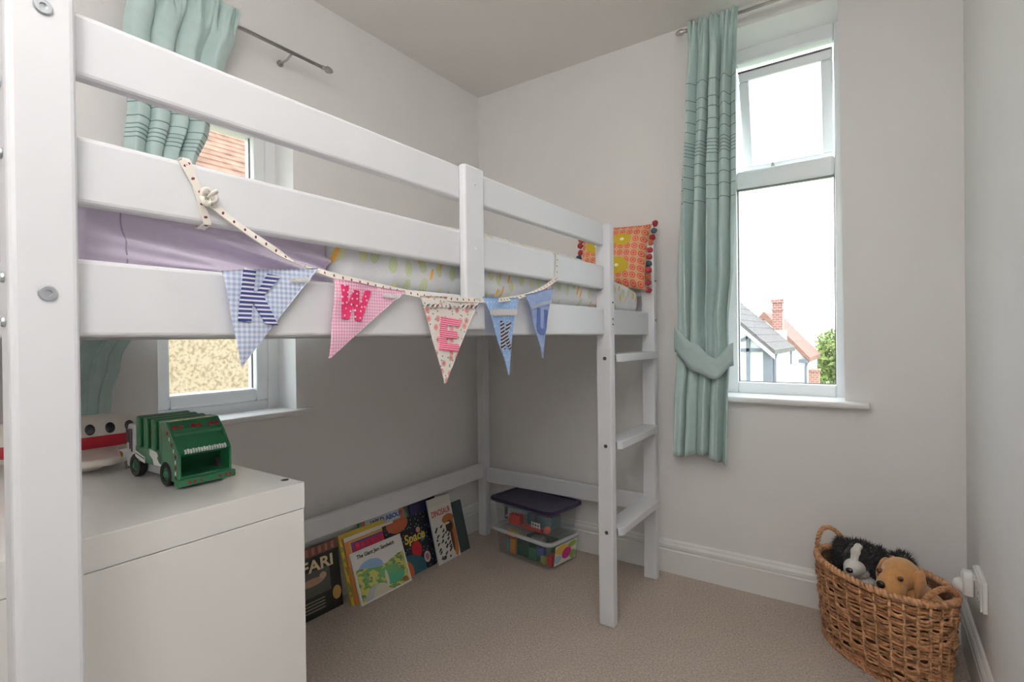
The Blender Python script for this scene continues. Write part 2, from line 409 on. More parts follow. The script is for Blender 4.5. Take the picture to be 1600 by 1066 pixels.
# lower cottage behind
H3 = thing('rendered_cottage', 'white rendered cottage with orange-red roof behind the timbered house', 'house', (-1.5, 21, GROUNDZ))
z3 = lambda x: 1.071 - 1.143*(x + .892)
hp('wall', prism(bmesh.new(), [(-.2, GROUNDZ), (-.2, z3(-.2)-.12), (-1.55, z3(-1.55)-.12), (-2.9, z3(-.2)-.12), (-2.9, GROUNDZ)], 1, 19, 23), RENDERW, H3)
red = mat('red_clay_tiles', (.23,.115,.085), .85, noise=.2, nscale=8)
hp('roof', prism(bmesh.new(), [(-1.55, z3(-1.55)+.10), (-.08, z3(-.08)+.10), (-.08, z3(-.08)-.05), (-1.55, z3(-1.55)-.16)], 1, 18.75, 23.2), red, H3)
hp('roof', prism(bmesh.new(), [(-1.55, z3(-1.55)+.10), (-3.02, z3(-.08)+.10), (-3.02, z3(-.08)-.05), (-1.55, z3(-1.55)-.16)], 1, 18.75, 23.2), red, H3)
hp('eave_bracket', bx(-.43, -.12, 18.75, 19, .06, .17), TIMBER, H3)
hp('window', bx(-.93, -.88, 18.97, 19, -.15, .5), TIMBER, H3); hp('window', bx(-.72, -.67, 18.97, 19, .0, .62), TIMBER, H3)
hp('downpipe', tube(bmesh.new(), [(-.68, 18.93, .5), (-.82, 18.93, .42), (-.85, 18.93, .3), (-.85, 18.93, GROUNDZ)], .03), TIMBER, H3)
hp('corner_pipe', tube(bmesh.new(), [(-.17, 18.9, .1), (-.22, 18.9, -.1), (-.22, 18.9, GROUNDZ)], .04), TIMBER, H3)
# garden wall
gw = thing('garden_wall', 'short red brick garden wall beside the cottage', 'wall', (.0, 20, GROUNDZ))
hp('brickwork', bx(-.2, .12, 19.6, 20.2, GROUNDZ, -.30), bk, gw); hp('coping', bx(-.23, .15, 19.57, 20.23, -.30, -.22), bk, gw)
# tree
def leafy(name, label, c, r, n, col1, seed, lw=.16):
    rg = random.Random(seed); t = thing(name, label, 'tree', (c[0], c[1], GROUNDZ))
    V, Fc = [], []
    lobes = [(Vector((rg.uniform(-.6,.6)*r[0], rg.uniform(-.6,.6)*r[1], rg.uniform(-.6,.6)*r[2])), rg.uniform(.35,.6)) for _ in range(14)]
    for i in range(n):
        lc, lr = lobes[i % len(lobes)]
        d = Vector((rg.gauss(0,1), rg.gauss(0,1), rg.gauss(0,1))).normalized()*rg.uniform(.6,1)
        p = Vector(c) + lc + Vector((d.x*r[0]*lr, d.y*r[1]*lr, d.z*r[2]*lr))
        a = Vector((rg.gauss(0,1), rg.gauss(0,1), rg.gauss(0,1))).normalized(); b = a.cross(Vector((rg.gauss(0,1), rg.gauss(0,1), rg.gauss(0,1)))).normalized()
        s = lw*rg.uniform(.6,1.2); k = len(V)
        V += [p - a*s, p + b*s*.45, p + a*s, p - b*s*.45]; Fc.append((k, k+1, k+2, k+3))
    o = pydata('foliage', V, Fc, mat(name+'_leaf', col1, .8, noise=.45, nscale=1.6), t, True); tag(o, kind='stuff')
    obj('trunk', tube(bmesh.new(), [(c[0], c[1], GROUNDZ), (c[0]+.1, c[1], GROUNDZ+1.2), (c[0], c[1], c[2])], [.18, .14, .08]), mat('bark', (.18,.14,.10), .9, noise=.2), t, True)
leafy('garden_tree', 'sunlit yellow-green garden tree right of the cottage', (.75, 25, -.55), (1.5, 1.5, 1.75), 5200, (.22,.28,.085), 3)
leafy('hedge_tree', 'distant pale green tree behind the garden tree', (-.3, 48, -1.6), (3.2, 2, 1.5), 2500, (.35,.40,.22), 5, .28)
# neighbour behind the side window
H4 = thing('neighbour_house', 'cream pebble-dashed neighbour house with orange tiled roof close outside side window', 'house', (-5, .5, GROUNDZ))
pd = NB('pebble_dash', .95)
tcn = pd.nt.nodes.new('ShaderNodeTexCoord')
n1 = pd.noise(tcn.outputs['Object'], 34, 4); n2 = pd.noise(tcn.outputs['Object'], 9, 3)
rmp = pd.nt.nodes.new('ShaderNodeValToRGB'); e = rmp.color_ramp.elements
e[0].position, e[0].color = .36, (.17,.11,.06,1); e[1].position, e[1].color = .55, (.38,.29,.20,1)
pd.nt.links.new(n1, rmp.inputs['Fac'])
pd.done(pd.mix(pd.math('MULTIPLY', n2, .5), rmp.outputs['Color'], (.42,.335,.24)), .8, 40)
hp('wall', bx(-9, -3.2, -4, 6, GROUNDZ, 2.25), MATS['pebble_dash'], H4)
hp('gutter', bx(-3.2, -3.0, -4.1, 6.1, 2.13, 2.22, bev=.03), mat('grey_gutter', (.25,.25,.26), .6), H4)
tl = mat('orange_clay_tiles', (.25,.135,.09), .9, noise=.38, nscale=7)
rp = hp('roof', prism(bmesh.new(), [(-3.05, 2.2), (-6.2, 5.35), (-6.2, 5.25), (-3.05, 2.1)], 1, -4.1, 6.1), mat('dark_underlay', (.10,.08,.07), .95), H4)
for k in range(26):
    xa = -3.02 - k*.075; za = 2.215 + k*.075
    hp('tile_course', prism(bmesh.new(), [(xa, za), (xa-.10, za+.10-.012), (xa-.10, za+.10+.006), (xa, za+.026)], 1, -4.1, 6.1), tl, rp)

# ================================================================== LOFT BED
BED = thing('loft_bed', 'white painted wooden mid-sleeper loft bed with ladder and guard rails', 'bed', (.55, -1.1, 0))
def bp(name, x0, x1, y0, y1, z0, z1, bev=.004, parent=BED, m=BEDW, label=None):
    o = obj(name, bx(x0, x1, y0, y1, z0, z1, bev=bev, seg=3), m, parent, True)
    if label: o['label'] = label
    return o
XP0, XP1, XF, XK = .988, 1.046, 1.023, 1.000     # ladder post depth, rail front, rail back
ZT = 1.472
near = bp('post', 1.006, 1.046, -2.177, -2.113, 0, 1.60, .007, label='broad near post with bolt heads')
lp1 = bp('post', XP0, XP1, -.576, -.538, 0, ZT, .005)
lp2 = bp('post', XP0, XP1, -.122, -.086, 0, ZT, .005)
bp('post', .062, .112, -.122, -.078, 0, 1.165, .005)
bp('post', .062, .112, -2.177, -2.113, 0, 1.60, .005)
for a, b in ((1.391, ZT), (1.233, 1.319)): bp('guard_rail', XK, XF, -2.1135, -.5765, a, b, .007)
sr = bp('side_rail', XK-.002, XF, -2.1135, -.5765, 1.067, 1.165, .006)
bp('side_rail', XK-.002, XF, -.5375, -.1225, 1.067, 1.165, .006)
bp('side_rail', .075, .098, -2.1125, -.1225, 1.067, 1.165, .005)
up = bp('upright', XF+.0005, XF+.022, -1.386, -1.312, 1.080, 1.473, .006)
bp('end_rail', .1125, .9875, -.115, -.092, 1.067, 1.165, .005)
bp('end_rail', .1125, .9875, -.115, -.092, 1.235, 1.317, .005)
bp('end_rail', .1125, 1.0055, -2.16, -2.135, 1.067, 1.165, .005)
bp('end_rail', .1125, 1.0055, -2.16, -2.135, 1.391, 1.471, .005)
bp('lower_rail', .1125, .9875, -.112, -.088, .288, .364, .005)
bp('lower_rail', .074, .102, -2.1125, -.1225, .312, .388, .005)
for i in range(13):
    bp('slat', .099, .997, -2.05+i*.155, -1.98+i*.155, 1.072, 1.088, .002)
# ladder treads with rounded front corners
for z in (.981, .661, .341):
    x0, x1, ya, yb = .985, 1.066, -.5375, -.1225
    pts = [(x0, ya), (XP1, ya)]
    pts += [(x1-.018+.018*math.cos(t), ya+.018-.018*math.sin(t)) for t in [PI/2-k*PI/8 for k in range(5)]]
    pts += [(x1-.018+.018*math.cos(t), yb-.018+.018*math.sin(t)) for t in [k*PI/8 for k in range(5)]]
    pts += [(XP1, yb), (x0, yb)]
    obj('tread', prism(bmesh.new(), pts, 2, z-.015, z+.015, bev=.003), BEDW, BED, True)
def bolt(c, axis, r, parent=BED, m=BOLT):
    q = Vector(axis).to_track_quat('Z', 'Y').to_matrix().to_4x4(); q.translation = Vector(c)
    o = obj('bolt', lathe(bmesh.new(), [(r, 0), (r, .0012), (r*.86, .0030), (r*.42, .0030), (r*.36, .0004), (.0005, .0004)], q, 20), m, parent, True, False)
    return o
for z in (1.449, 1.118): bolt((1.0461, -2.144, z), (1,0,0), .0092, near)
for z in (.981, .661, .345): bolt((1.022, -.5763, z), (0,-1,0), .0068, lp1, DARKM)
for z in (1.185, 1.125, 1.105): bolt((1.0462, -.557, z), (1,0,0), .003, lp1, DARKM)
for z in (1.30, 1.13): bolt((1.0462, -.104, z), (1,0,0), .0035, lp2, DARKM)
for z in (1.355, 1.275, 1.135, 1.085): bolt((1.026, -2.1773, z), (0,-1,0), .006, near, BOLT)
bolt((1.030, -.104, ZT), (0,0,1), .006, lp2)
bolt((1.0165, -.5768, 1.160), (0,-1,0), .003, lp1, DARKM); bolt((1.0165, -.5768, 1.072), (0,-1,0), .003, lp1, DARKM)
for z in (1.43, 1.275, 1.12): bolt((XF+.0222, -1.349, z), (1,0,0), .003, up, BEDW)

# ---- mattress with lavender sheet
def soft_slab(name, x0, x1, y0, y1, z0, z1, m, parent, fn=None, nx=26, ny=110, nz=18, rnd=.05, uvs=True):
    """box-like cushion surface with rounded edges; fn(v, n) displaces"""
    bm = bmesh.new(); cache = {}
    def vert(i, j, k):
        key = (i, j, k)
        if key in cache: return cache[key]
        p = Vector((x0+(x1-x0)*i/nx, y0+(y1-y0)*j/ny, z0+(z1-z0)*k/nz))
        q = Vector((min(max(p.x, x0+rnd), x1-rnd), min(max(p.y, y0+rnd), y1-rnd), min(max(p.z, z0+rnd), z1-rnd)))
        d = p - q
        n = d.normalized() if d.length > 1e-6 else Vector((0,0,1))
        pp = q + n*min(rnd, rnd) if d.length > 1e-6 else p
        if fn: pp = fn(pp, n)
        cache[key] = bm.verts.new(pp); return cache[key]
    def quad(a, b, c, d): bm.faces.new((vert(*a), vert(*b), vert(*c), vert(*d)))
    for j in range(ny):
        for k in range(nz):
            quad((0,j,k), (0,j,k+1), (0,j+1,k+1), (0,j+1,k)); quad((nx,j,k), (nx,j+1,k), (nx,j+1,k+1), (nx,j,k+1))
        for i in range(nx):
            quad((i,j,0), (i,j+1,0), (i+1,j+1,0), (i+1,j,0)); quad((i,j,nz), (i+1,j,nz), (i+1,j+1,nz), (i,j+1,nz))
    for i in range(nx):
        for k in range(nz):
            quad((i,0,k), (i+1,0,k), (i+1,0,k+1), (i,0,k+1)); quad((i,ny,k), (i,ny,k+1), (i+1,ny,k+1), (i+1,ny,k))
    ul = bm.loops.layers.uv.new('UVMap')
    for f in bm.faces:
        for lp in f.loops:
            c = lp.vert.co; lp[ul].uv = (c.y, c.z + (x1 - c.x))
    return obj(name, bm, m, parent, True, True)
MT = thing('mattress', 'white mattress lying on the slats of the loft bed', 'mattress', (.55, -1.1, 1.088))
soft_slab('ticking', .10, .990, -2.10, -.14, 1.0885, 1.155, mat('mattress_ticking', (.78,.77,.75), .9, bump=.1, bscale=200), MT, None, nx=10, ny=40, nz=6, rnd=.012)
MS = thing('lavender_sheet', 'plain lavender bed sheet bunched at the near end of the bed', 'bed sheet', (.55, -1.9, 1.155))
LAV = mat('lavender_cotton', (.64,.57,.70), .9, noise=.03, nscale=30, bump=.08, bscale=400, sheen=.2)
def lavf(p, n):
    if n.x > .3:
        s = 0
        for (yy, zz, sl, a, wd) in ((-1.91, 1.180, -.16, .012, .014), (-1.90, 1.215, -.20, .010, .012), (-1.80, 1.20, -.22, .011, .011), (-1.90, 1.166, -.10, .008, .008), (-1.76, 1.215, -.12, .008, .010)):
            dz = p.z - (zz + sl*(p.y-yy)); s += 3.0*a*math.exp(-(dz/(wd*.8))**2)*math.exp(-((p.y-yy-.04)/.15)**2)
        p = p + Vector((min(s, .027) - .029, 0, 0))
    return p
soft_slab('folds', .10, .995, -2.095, -1.708, 1.1555, 1.285, LAV, MS, lavf, ny=150, nz=50, rnd=.015)
obj('seam', tube(bmesh.new(), [lavf(Vector((.995, -2.036-.001*k, 1.16+.008*k)), Vector((1,0,0))) for k in range(12)], .0011, 5), mat('lavender_seam', (.36,.31,.45), .9), MS, True)
# ---- pineapple duvet
dv = NB('pineapple_cotton', .9)
vv = dv.vec(dv.math('MULTIPLY', dv.u, 21), dv.math('MULTIPLY', dv.v, 14))
d1, c1 = dv.voronoi(vv, 1.0, .55); ch = dv.sepc(c1)
hatch = dv.stripe(dv.math('ADD', dv.u, dv.v), .008, .5)
body = dv.math('LESS_THAN', d1, .24)
gcol = dv.mix(dv.math('GREATER_THAN', ch[0], .5), (.52,.60,.28), (.70,.66,.28))
gcol = dv.mix(dv.math('MULTIPLY', hatch, .35), gcol, (.78,.82,.62))
col = dv.mix(dv.math('MULTIPLY', body, .8), (.76,.77,.79), gcol)
vv2 = dv.vec(dv.math('ADD', dv.math('MULTIPLY', dv.u, 42), dv.math('MULTIPLY', dv.v, -16)), dv.math('ADD', dv.math('MULTIPLY', dv.v, 13), 3.3))
d2, c2 = dv.voronoi(vv2, 1.0, .9); ch2 = dv.sepc(c2)
col = dv.mix(dv.math('MULTIPLY', dv.math('LESS_THAN', d2, .20), dv.math('GREATER_THAN', ch2[0], .78)), col, (.85,.45,.08))
vv3 = dv.vec(dv.math('MULTIPLY', dv.u, 22), dv.math('ADD', dv.math('MULTIPLY', dv.v, 20), 7.7))
d3, c3 = dv.voronoi(vv3, 1.0, 1.0); ch3 = dv.sepc(c3)
col = dv.mix(dv.math('MULTIPLY', dv.math('LESS_THAN', d3, .15), dv.math('GREATER_THAN', ch3[1], .88)), col, (.62,.10,.10))
DUVM = dv.done(col, .15, 300, .2)
DV = thing('duvet', 'white duvet printed with green and yellow pineapples on the loft bed', 'duvet', (.6, -.9, 1.2))
def duvf(p, n):
    s = .006*math.sin(p.y*23+p.z*30) + .004*math.sin(p.y*51-p.z*22+1)
    top = .018*math.sin(p.y*6.0+1.2) + .01*math.sin(p.x*14+p.y*9)
    if n.x > .3: p = p + Vector((s*.6 - .004, 0, 0))
    if n.z > .3: p = p + Vector((0, 0, top*.5))
    p = p - Vector((0, 0, .17*max(0, p.y+.62)*max(0, p.z-1.1555)/.185))
    return p
soft_slab('cover', .13, .997, -1.705, -.160, 1.1555, 1.340, DUVM, DV, duvf, ny=130, nz=24, rnd=.045)

# ---- cushion with pompom trim
CU = thing('floral_cushion', 'orange and mustard floral cushion with red pompom trim at bed end', 'cushion', (.872, -.150, 1.262))
cu = NB('floral_cushion_print', .85)
fu = cu.math('SUBTRACT', cu.math('FRACT', cu.math('MULTIPLY', cu.u, 10.0)), .5); fv = cu.math('SUBTRACT', cu.math('FRACT', cu.math('MULTIPLY', cu.v, 9.0)), .5)
rr = cu.math('SQRT', cu.math('ADD', cu.math('MULTIPLY', fu, fu), cu.math('MULTIPLY', fv, fv)))
flo = cu.math('LESS_THAN', rr, .40); cen = cu.math('LESS_THAN', rr, .17); mid = cu.math('LESS_THAN', rr, .25)
col = cu.mix(flo, (.56,.34,.20), (.58,.085,.035)); col = cu.mix(mid, col, (.70,.36,.22)); col = cu.mix(cen, col, (.50,.07,.08))
for (a, b, ra, rb) in ((.28,.62,.17,.12), (.62,.30,.17,.13), (.30,.22,.13,.09), (.66,.72,.13,.1)):
    col = cu.mix(cu.ell(a, b, ra, rb), col, (.44,.32,.015)); col = cu.mix(cu.ell(a, b, .03, .025), col, (.80,.76,.60))
CUM = cu.done(col, .2, 300)
cw, chh, N = .158, .152, 26
V, UVc, Fc = [], [], []
def cpos(u, v, side):
    a, b = u*2-1, v*2-1
    pinch = 1 - .10*(1-abs(a)**2)*0 
    ex = a*(1 - .07*(1-b*b)); ez = b*(1 - .07*(1-a*a))
    th = .058*((1-a**4)*(1-b**4))**.55
    return Vector((ex*cw, side*th, ez*chh))
for side in (-1, 1):
    base = len(V)
    for i in range(N+1):
        for j in range(N+1):
            V.append(cpos(i/N, j/N, side)); UVc.append((i/N, j/N))
    for i in range(N):
        for j in range(N):
            q = (base+i*(N+1)+j, base+(i+1)*(N+1)+j, base+(i+1)*(N+1)+j+1, base+i*(N+1)+j+1)
            Fc.append(q if side == -1 else q[::-1])
tilt = Matrix.Translation((0, 0, chh)) @ Matrix.Rotation(math.radians(8), 4, 'Z') @ Matrix.Rotation(math.radians(-14), 4, 'X') @ Matrix.Rotation(math.radians(3), 4, 'Y')
pydata('cover', [tilt @ v for v in V], Fc, CUM, CU, False, True, UVc)
pm = [mat('pompom_red', (.40,.035,.04), .95, bump=.8, bscale=300), mat('pompom_rust', (.45,.12,.05), .95, bump=.8, bscale=300), mat('pompom_teal', (.05,.10,.11), .95, bump=.8, bscale=300)]
for k in range(11):
    for sx in (-1, 1):
        v = cpos(.5+sx*.5, k/10, 0) + Vector((sx*.013, random.uniform(-.006,.006), 0)); p = tilt @ v
        bm = bmesh.new(); bmesh.ops.create_icosphere(bm, subdivisions=2, radius=.0135, matrix=Matrix.Translation(p))
        for vv_ in bm.verts: vv_.co = p + (vv_.co-p)*random.uniform(.82, 1.15)
        obj('pompom', bm, pm[(0,0,1,0,2,0,0,1,0,2,0)[k] if sx == 1 else (0,2,1,0,0,2,0,0,1,0,0)[k]], CU, False, True)

# ================================================================== BUNTING
BU = thing('bunting', 'fabric letter bunting on a dotted ribbon tied along the bed rail', 'bunting', (1.03, -1.45, 1.16))
rb = NB('dotted_ribbon', .9)
du = rb.math('SUBTRACT', rb.math('FRACT', rb.math('DIVIDE', rb.u, .019)), .5); dvv = rb.math('SUBTRACT', rb.v, .5)
dd = rb.math('SQRT', rb.math('ADD', rb.math('MULTIPLY', du, du), rb.math('MULTIPLY', rb.math('MULTIPLY', dvv, dvv), .16)))
RIB = rb.done(rb.mix(rb.math('LESS_THAN', dd, .10), (.80,.76,.69), (.16,.03,.05)), .1)
def ribbon(name, pts, wd, parent, normals=None, th=.0010, sub=6):
    """flat band through pts; width direction = cross(tangent, normal), twist from normals"""
    P = [Vector(p) for p in pts]; n = len(P)
    C, NN, LEN = [], [], []
    for i in range(n-1):
        p0, p1, p2, p3 = P[max(i-1,0)], P[i], P[i+1], P[min(i+2,n-1)]
        n1 = Vector(normals[i] if normals else (1,0,0)); n2 = Vector(normals[i+1] if normals else (1,0,0))
        for k in range(sub):
            t = k/sub
            C.append(.5*((2*p1)+(p2-p0)*t+(2*p0-5*p1+4*p2-p3)*t*t+(3*p1-p0-3*p2+p3)*t**3)); NN.append(n1.lerp(n2, t).normalized())
    C.append(P[-1]); NN.append(Vector(normals[-1] if normals else (1,0,0)).normalized())
    V, UVs, Fc, L = [], [], [], 0
    for i, c in enumerate(C):
        t = (C[min(i+1,len(C)-1)] - C[max(i-1,0)]).normalized(); nn = (NN[i] - t*NN[i].dot(t)).normalized(); b = t.cross(nn)
        if i: L += (c - C[i-1]).length
        for s1, s2 in ((-1,-1), (1,-1), (1,1), (-1,1)):
            V.append(c + b*wd/2*s1 + nn*th*s2); UVs.append((L, .5+.5*s1))
    for i in range(len(C)-1):
        a, b = i*4, i*4+4
        for k in range(4): Fc.append((a+k, a+(k+1)%4, b+(k+1)%4, b+k))
    Fc.append((0,1,2,3)); Fc.append((len(V)-1, len(V)-2, len(V)-3, len(V)-4))
    return pydata(name, V, Fc, RIB, parent, True, False, UVs)
XR2 = 1.0265
ribbon('ribbon', [(XR2+.004, -1.960, 1.268), (XR2+.006, -1.915, 1.238), (XR2+.006, -1.856, 1.208), (XR2+.004, -1.81, 1.189), (XR2+.008, -1.747, 1.176), (XR2+.009, -1.66, 1.166), (XR2+.009, -1.531, 1.154), (XR2+.020, -1.45, 1.150), (1.053, -1.359, 1.151), (1.053, -1.28, 1.155), (XR2+.01, -1.183, 1.166), (XR2+.008, -1.10, 1.182), (XR2+.006, -1.018, 1.206), (XR2+.003, -.935, 1.240)], .0115, BU,
       [(1,0,0),(1,0,.5),(1,0,.2),(.3,0,1),(1,0,.3),(1,0,.1),(1,0,.3),(1,0,0),(1,0,.2),(1,0,.3),(1,0,.4),(.4,0,1),(.5,0,1),(1,0,0)])
def loop(y, z0, z1, lean, wd):
    x0, x1 = .998, 1.0255
    ribbon('loop', [(x1, y+lean, z0), (x1, y, (z0+z1)/2), (x1, y-lean*1.2, z1), ((x0+x1)/2, y-lean*1.3, z1+.003), (x0-.001, y-lean, z1), (x0-.001, y, (z0+z1)/2), (x0-.001, y+lean, z0), ((x0+x1)/2, y+lean, z0-.003), (x1, y+lean, z0)], wd, BU,
           [(1,0,0),(1,0,0),(.8,0,.5),(0,0,1),(-1,0,.4),(-1,0,0),(-1,0,-.3),(0,0,-1),(1,0,0)], sub=4)
loop(-1.968, 1.2335, 1.3185, .012, .011)
ribbon('loop', [(1.0262, -1.962, 1.27), (1.027, -1.976, 1.295), (1.0265, -1.990, 1.3185)], .011, BU, sub=4)
loop(-.925, 1.2335, 1.3185, -.003, .010)
# knot
kb = bmesh.new()
kc = Vector((1.035, -1.960, 1.270))
tube(kb, [kc + Vector((.004*math.cos(3*t)+.001, (.0075+.0035*math.cos(3*t))*math.cos(2*t), (.0085+.004*math.cos(3*t))*math.sin(2*t))) for t in [2*PI*k/48 for k in range(48)]], .0036, 8, True, .6)
tube(kb, [kc, kc+Vector((.005,.006,.006)), kc+Vector((.007,.011,.011))], [.003,.006,.005], 8, False, .5)
obj('knot', kb, RIB, BU, True, True)

def gingham(name, c0, c1, per, acc=None):
    g = NB(name, .9)
    a = g.stripe(g.u, per); b = g.stripe(g.v, per); f = g.math('MULTIPLY', g.math('ADD', a, b), .5)
    col = g.mix(f, c0, c1)
    nz = g.noise(g.uv, 120, 2); col = g.mix(g.math('MULTIPLY', nz, .25), col, c0)
    return g.done(col, .2, 700)
GB = gingham('blue_gingham', (.74,.78,.86), (.26,.36,.60), .0080)
GP = gingham('pink_gingham', (.84,.66,.74), (.72,.22,.42), .0060)
fl = NB('rosebud_cotton', .9)
d1, c1 = fl.voronoi(fl.uv, 42, .8); d2, c2 = fl.voronoi(fl.vec(fl.math('ADD', fl.u, .31), fl.v), 60, 1)
col = fl.mix(fl.math('LESS_THAN', d1, .30), (.80,.75,.70), (.66,.40,.34)); col = fl.mix(fl.math('LESS_THAN', d1, .14), col, (.70,.18,.20))
col = fl.mix(fl.math('LESS_THAN', d2, .12), col, (.22,.25,.20)); FLW = fl.done(col, .15)
def denim(name, c0, c1, dots):
    g = NB(name, .9); n = g.noise(g.uv, 45, 4); col = g.mix(n, c0, c1)
    if dots:
        d, c = g.voronoi(g.uv, 70, .5); col = g.mix(g.math('LESS_THAN', d, .12), col, (.75,.80,.88))
    return g.done(col, .2)
DN1 = denim('light_blue_cotton', (.20,.37,.70), (.42,.60,.88), True); DN2 = denim('blue_chambray', (.19,.27,.52), (.42,.54,.80), False)
def striped(name, c0, c1, per, duty, axis='v', ang=0):
    g = NB(name, .9); x = g.v if axis == 'v' else g.u
    if ang: x = g.math('ADD', x, g.math('MULTIPLY', g.u if axis == 'v' else g.v, ang))
    return g.done(g.mix(g.stripe(x, per, duty), c0, c1), .1)
LK1 = striped('navy_stripe', (.82,.82,.85), (.02,.03,.16),   .0068, .58, 'v', .10)
lw = NB('crimson_dots', .9); d, c = lw.voronoi(lw.uv, 90, .4); LW = lw.done(lw.mix(lw.math('LESS_THAN', d, .17), (.60,.02,.12), (.85,.75,.75)), .1)
LE = striped('pink_fine_stripe', (.62,.05,.16), (.85,.62,.66), .0046, .35)
LK2 = striped('zebra_stripe', (.60,.57,.60), (.03,.025,.04), .0092, .55, 'v', .35)
LU = mat('dark_denim', (.10,.14,.36), .9, bump=.2, bscale=400)
LACE = mat('white_lace', (.82,.80,.80), .9, bump=.5, bscale=500); LACEB = mat('pale_blue_lace', (.62,.68,.80), .9, bump=.5, bscale=500)
GLY = {
 'K': [[(0,0),(.30,0),(.30,1),(0,1)], [(.30,.42),(.62,1),(.98,1),(.52,.50)], [(.30,.58),(.52,.60),(1.0,0),(.66,0),(.30,.40)]],
 'W': [[(0,1),(.20,1),(.30,.0),(.14,0)], [(.14,0),(.34,0),(.56,.92),(.40,.92)], [(.40,.92),(.58,.92),(.70,0),(.54,0)], [(.54,0),(.74,0),(1.0,1),(.80,1)]],
 'E': [[(0,0),(.34,0),(.34,1),(0,1)], [(.34,.78),(1,.78),(1,1),(.34,1)], [(.34,.39),(.86,.39),(.86,.61),(.34,.61)], [(.34,0),(1,0),(1,.22),(.34,.22)]],
 'U': [[(0,.30),(.30,.30),(.30,1),(0,1)], [(.70,.30),(1,.30),(1,1),(.70,1)], [(0,.30),(.12,.08),(.36,0),(.64,0),(.88,.08),(1,.30),(.70,.30),(.62,.22),(.38,.22),(.30,.30)]],
}
def flag(TL, TR, TIP, m, letter, lm, lpos, lsize, lrot, bulge, lace=None, lacem=LACE, binding=True, label=None):
    TL, TR, TIP = Vector(TL), Vector(TR), Vector(TIP); MID = (TL+TR)/2
    W, Hh = (TR-TL).length, (TIP-MID).length
    nrm = (TR-TL).cross(TIP-MID).normalized()
    if nrm.x < 0: nrm = -nrm
    def pos(a, b, off=0.0):
        p = TL + (TR-TL)*a + (TIP-MID)*b
        r = bulge*math.sin(PI*(a*1.7+.2)) * (1-.5*b) + .25*bulge*math.sin(9*a+5*b)
        return p + nrm*(r+off)
    n = 32; V, UVs, Fc = [], [], []
    for off in (.0012, -.0012):
        base = len(V)
        for j in range(n+1):
            b = j/n
            for i in range(n+1):
                a = b/2 + (1-b)*i/n if b < 1 else .5
                if b > .97: a = .5 + (i/n-.5)*.03
                pq = pos(a, min(b, .985), off); V.append(pq); UVs.append((pq.y+3, pq.z))
        for j in range(n):
            for i in range(n):
                q = (base+j*(n+1)+i, base+j*(n+1)+i+1, base+(j+1)*(n+1)+i+1, base+(j+1)*(n+1)+i)
                Fc.append(q)
    k = (n+1)*(n+1)
    edge = [j*(n+1) for j in range(n+1)]; edge2 = [j*(n+1)+n for j in range(n+1)]; edge3 = list(range(n+1))
    for E_ in (edge, edge2, edge3):
        for x, y in zip(E_, E_[1:]): Fc.append((x, y, y+k, x+k))
    fo = pydata('flag', V, Fc, m, BU, True, True, UVs)
    if label: fo['label'] = label
    # letter: each glyph polygon subdivided onto the flag surface
    bm = bmesh.new(); ul = bm.loops.layers.uv.new('UVMap')
    ca, sa = math.cos(lrot), math.sin(lrot)
    for gi, poly in enumerate(GLY[letter]):
        vs = [bm.verts.new((x, y, 0)) for x, y in poly]; bm.faces.new(vs)
    bmesh.ops.triangulate(bm, faces=bm.faces[:]); bmesh.ops.subdivide_edges(bm, edges=bm.edges[:], cuts=3, use_grid_fill=True)
    uvd = {}
    for v in bm.verts:
        x = (v.co.x-.5)*lsize[0]; y = (v.co.y-.5)*lsize[1]
        xr, yr = x*ca - y*sa, x*sa + y*ca
        e1, e2 = TR-TL, TIP-MID; det = e1.y*e2.z - e1.z*e2.y
        a = lpos[0] + (xr*e2.z - yr*e2.y)/det; b = lpos[1] + (e1.y*yr - e1.z*xr)/det
        uvd[v] = (x, -y); v.co = pos(a, b, .0044)
    for f in bm.faces:
        for lp in f.loops: lp[ul].uv = uvd[lp.vert]
    ret = bmesh.ops.extrude_face_region(bm, geom=bm.faces[:])
    for v in [g for g in ret['geom'] if isinstance(g, bmesh.types.BMVert)]: v.co -= nrm*.0024
    bmesh.ops.recalc_face_normals(bm, faces=bm.faces[:])
    me = bpy.data.meshes.new('letter'); bm.to_mesh(me); bm.free(); link('letter', me, lm, fo, False)
    # correct for world coordinates under the bunting origin
    me.transform(Matrix.Translation(-Vector(BU.location)))
    if lace:
        V, Fc = [], []; b0, b1, a0, a1 = lace; N_ = 24
        for off in (.0058, .0030):
            for i in range(N_+1):
                t = i/N_
                for b in (b0 + (.006*(i % 2))/Hh, b1 - (.006*(i % 2))/Hh): 
                    aa = max(b/2, min(1-b/2, a0+(a1-a0)*t)); V.append(pos(aa, b, off))
        for i in range(N_):
            q = (2*i, 2*i+1, 2*i+3, 2*i+2); Fc.append(q); Fc.append(tuple(x+2*(N_+1) for x in q))
        pydata('lace_trim', V, Fc, lacem, fo, False, True).data.transform(Matrix.Translation(-Vector(BU.location)))
    return fo
xf = 1.032
flag((xf, -1.941, 1.1655), (xf+.008, -1.778, 1.186), (xf+.004, -1.914, 1.020), GB, 'K', LK1, (.455,.30), (.066,.080), -.10, .006, (.10,.17,.72,.97), LACE, label='pale blue gingham flag with navy striped letter K')
flag((xf+.004, -1.746, 1.170), (xf+.012, -1.578, 1.158), (xf+.004, -1.757, 1.026), GP, 'W', LW, (.41,.28), (.072,.060), -.10, .006, (.06,.14,.72,.97), LACE, label='pink gingham flag with crimson letter W')
flag((xf+.006, -1.533, 1.152), (1.0555, -1.346, 1.156), (xf+.012, -1.462, .958), FLW, 'E', LE, (.50,.43), (.062,.074), -.10, .004, (.085,.13,.05,.95), LACE, label='cream rosebud flag with pink striped letter E')
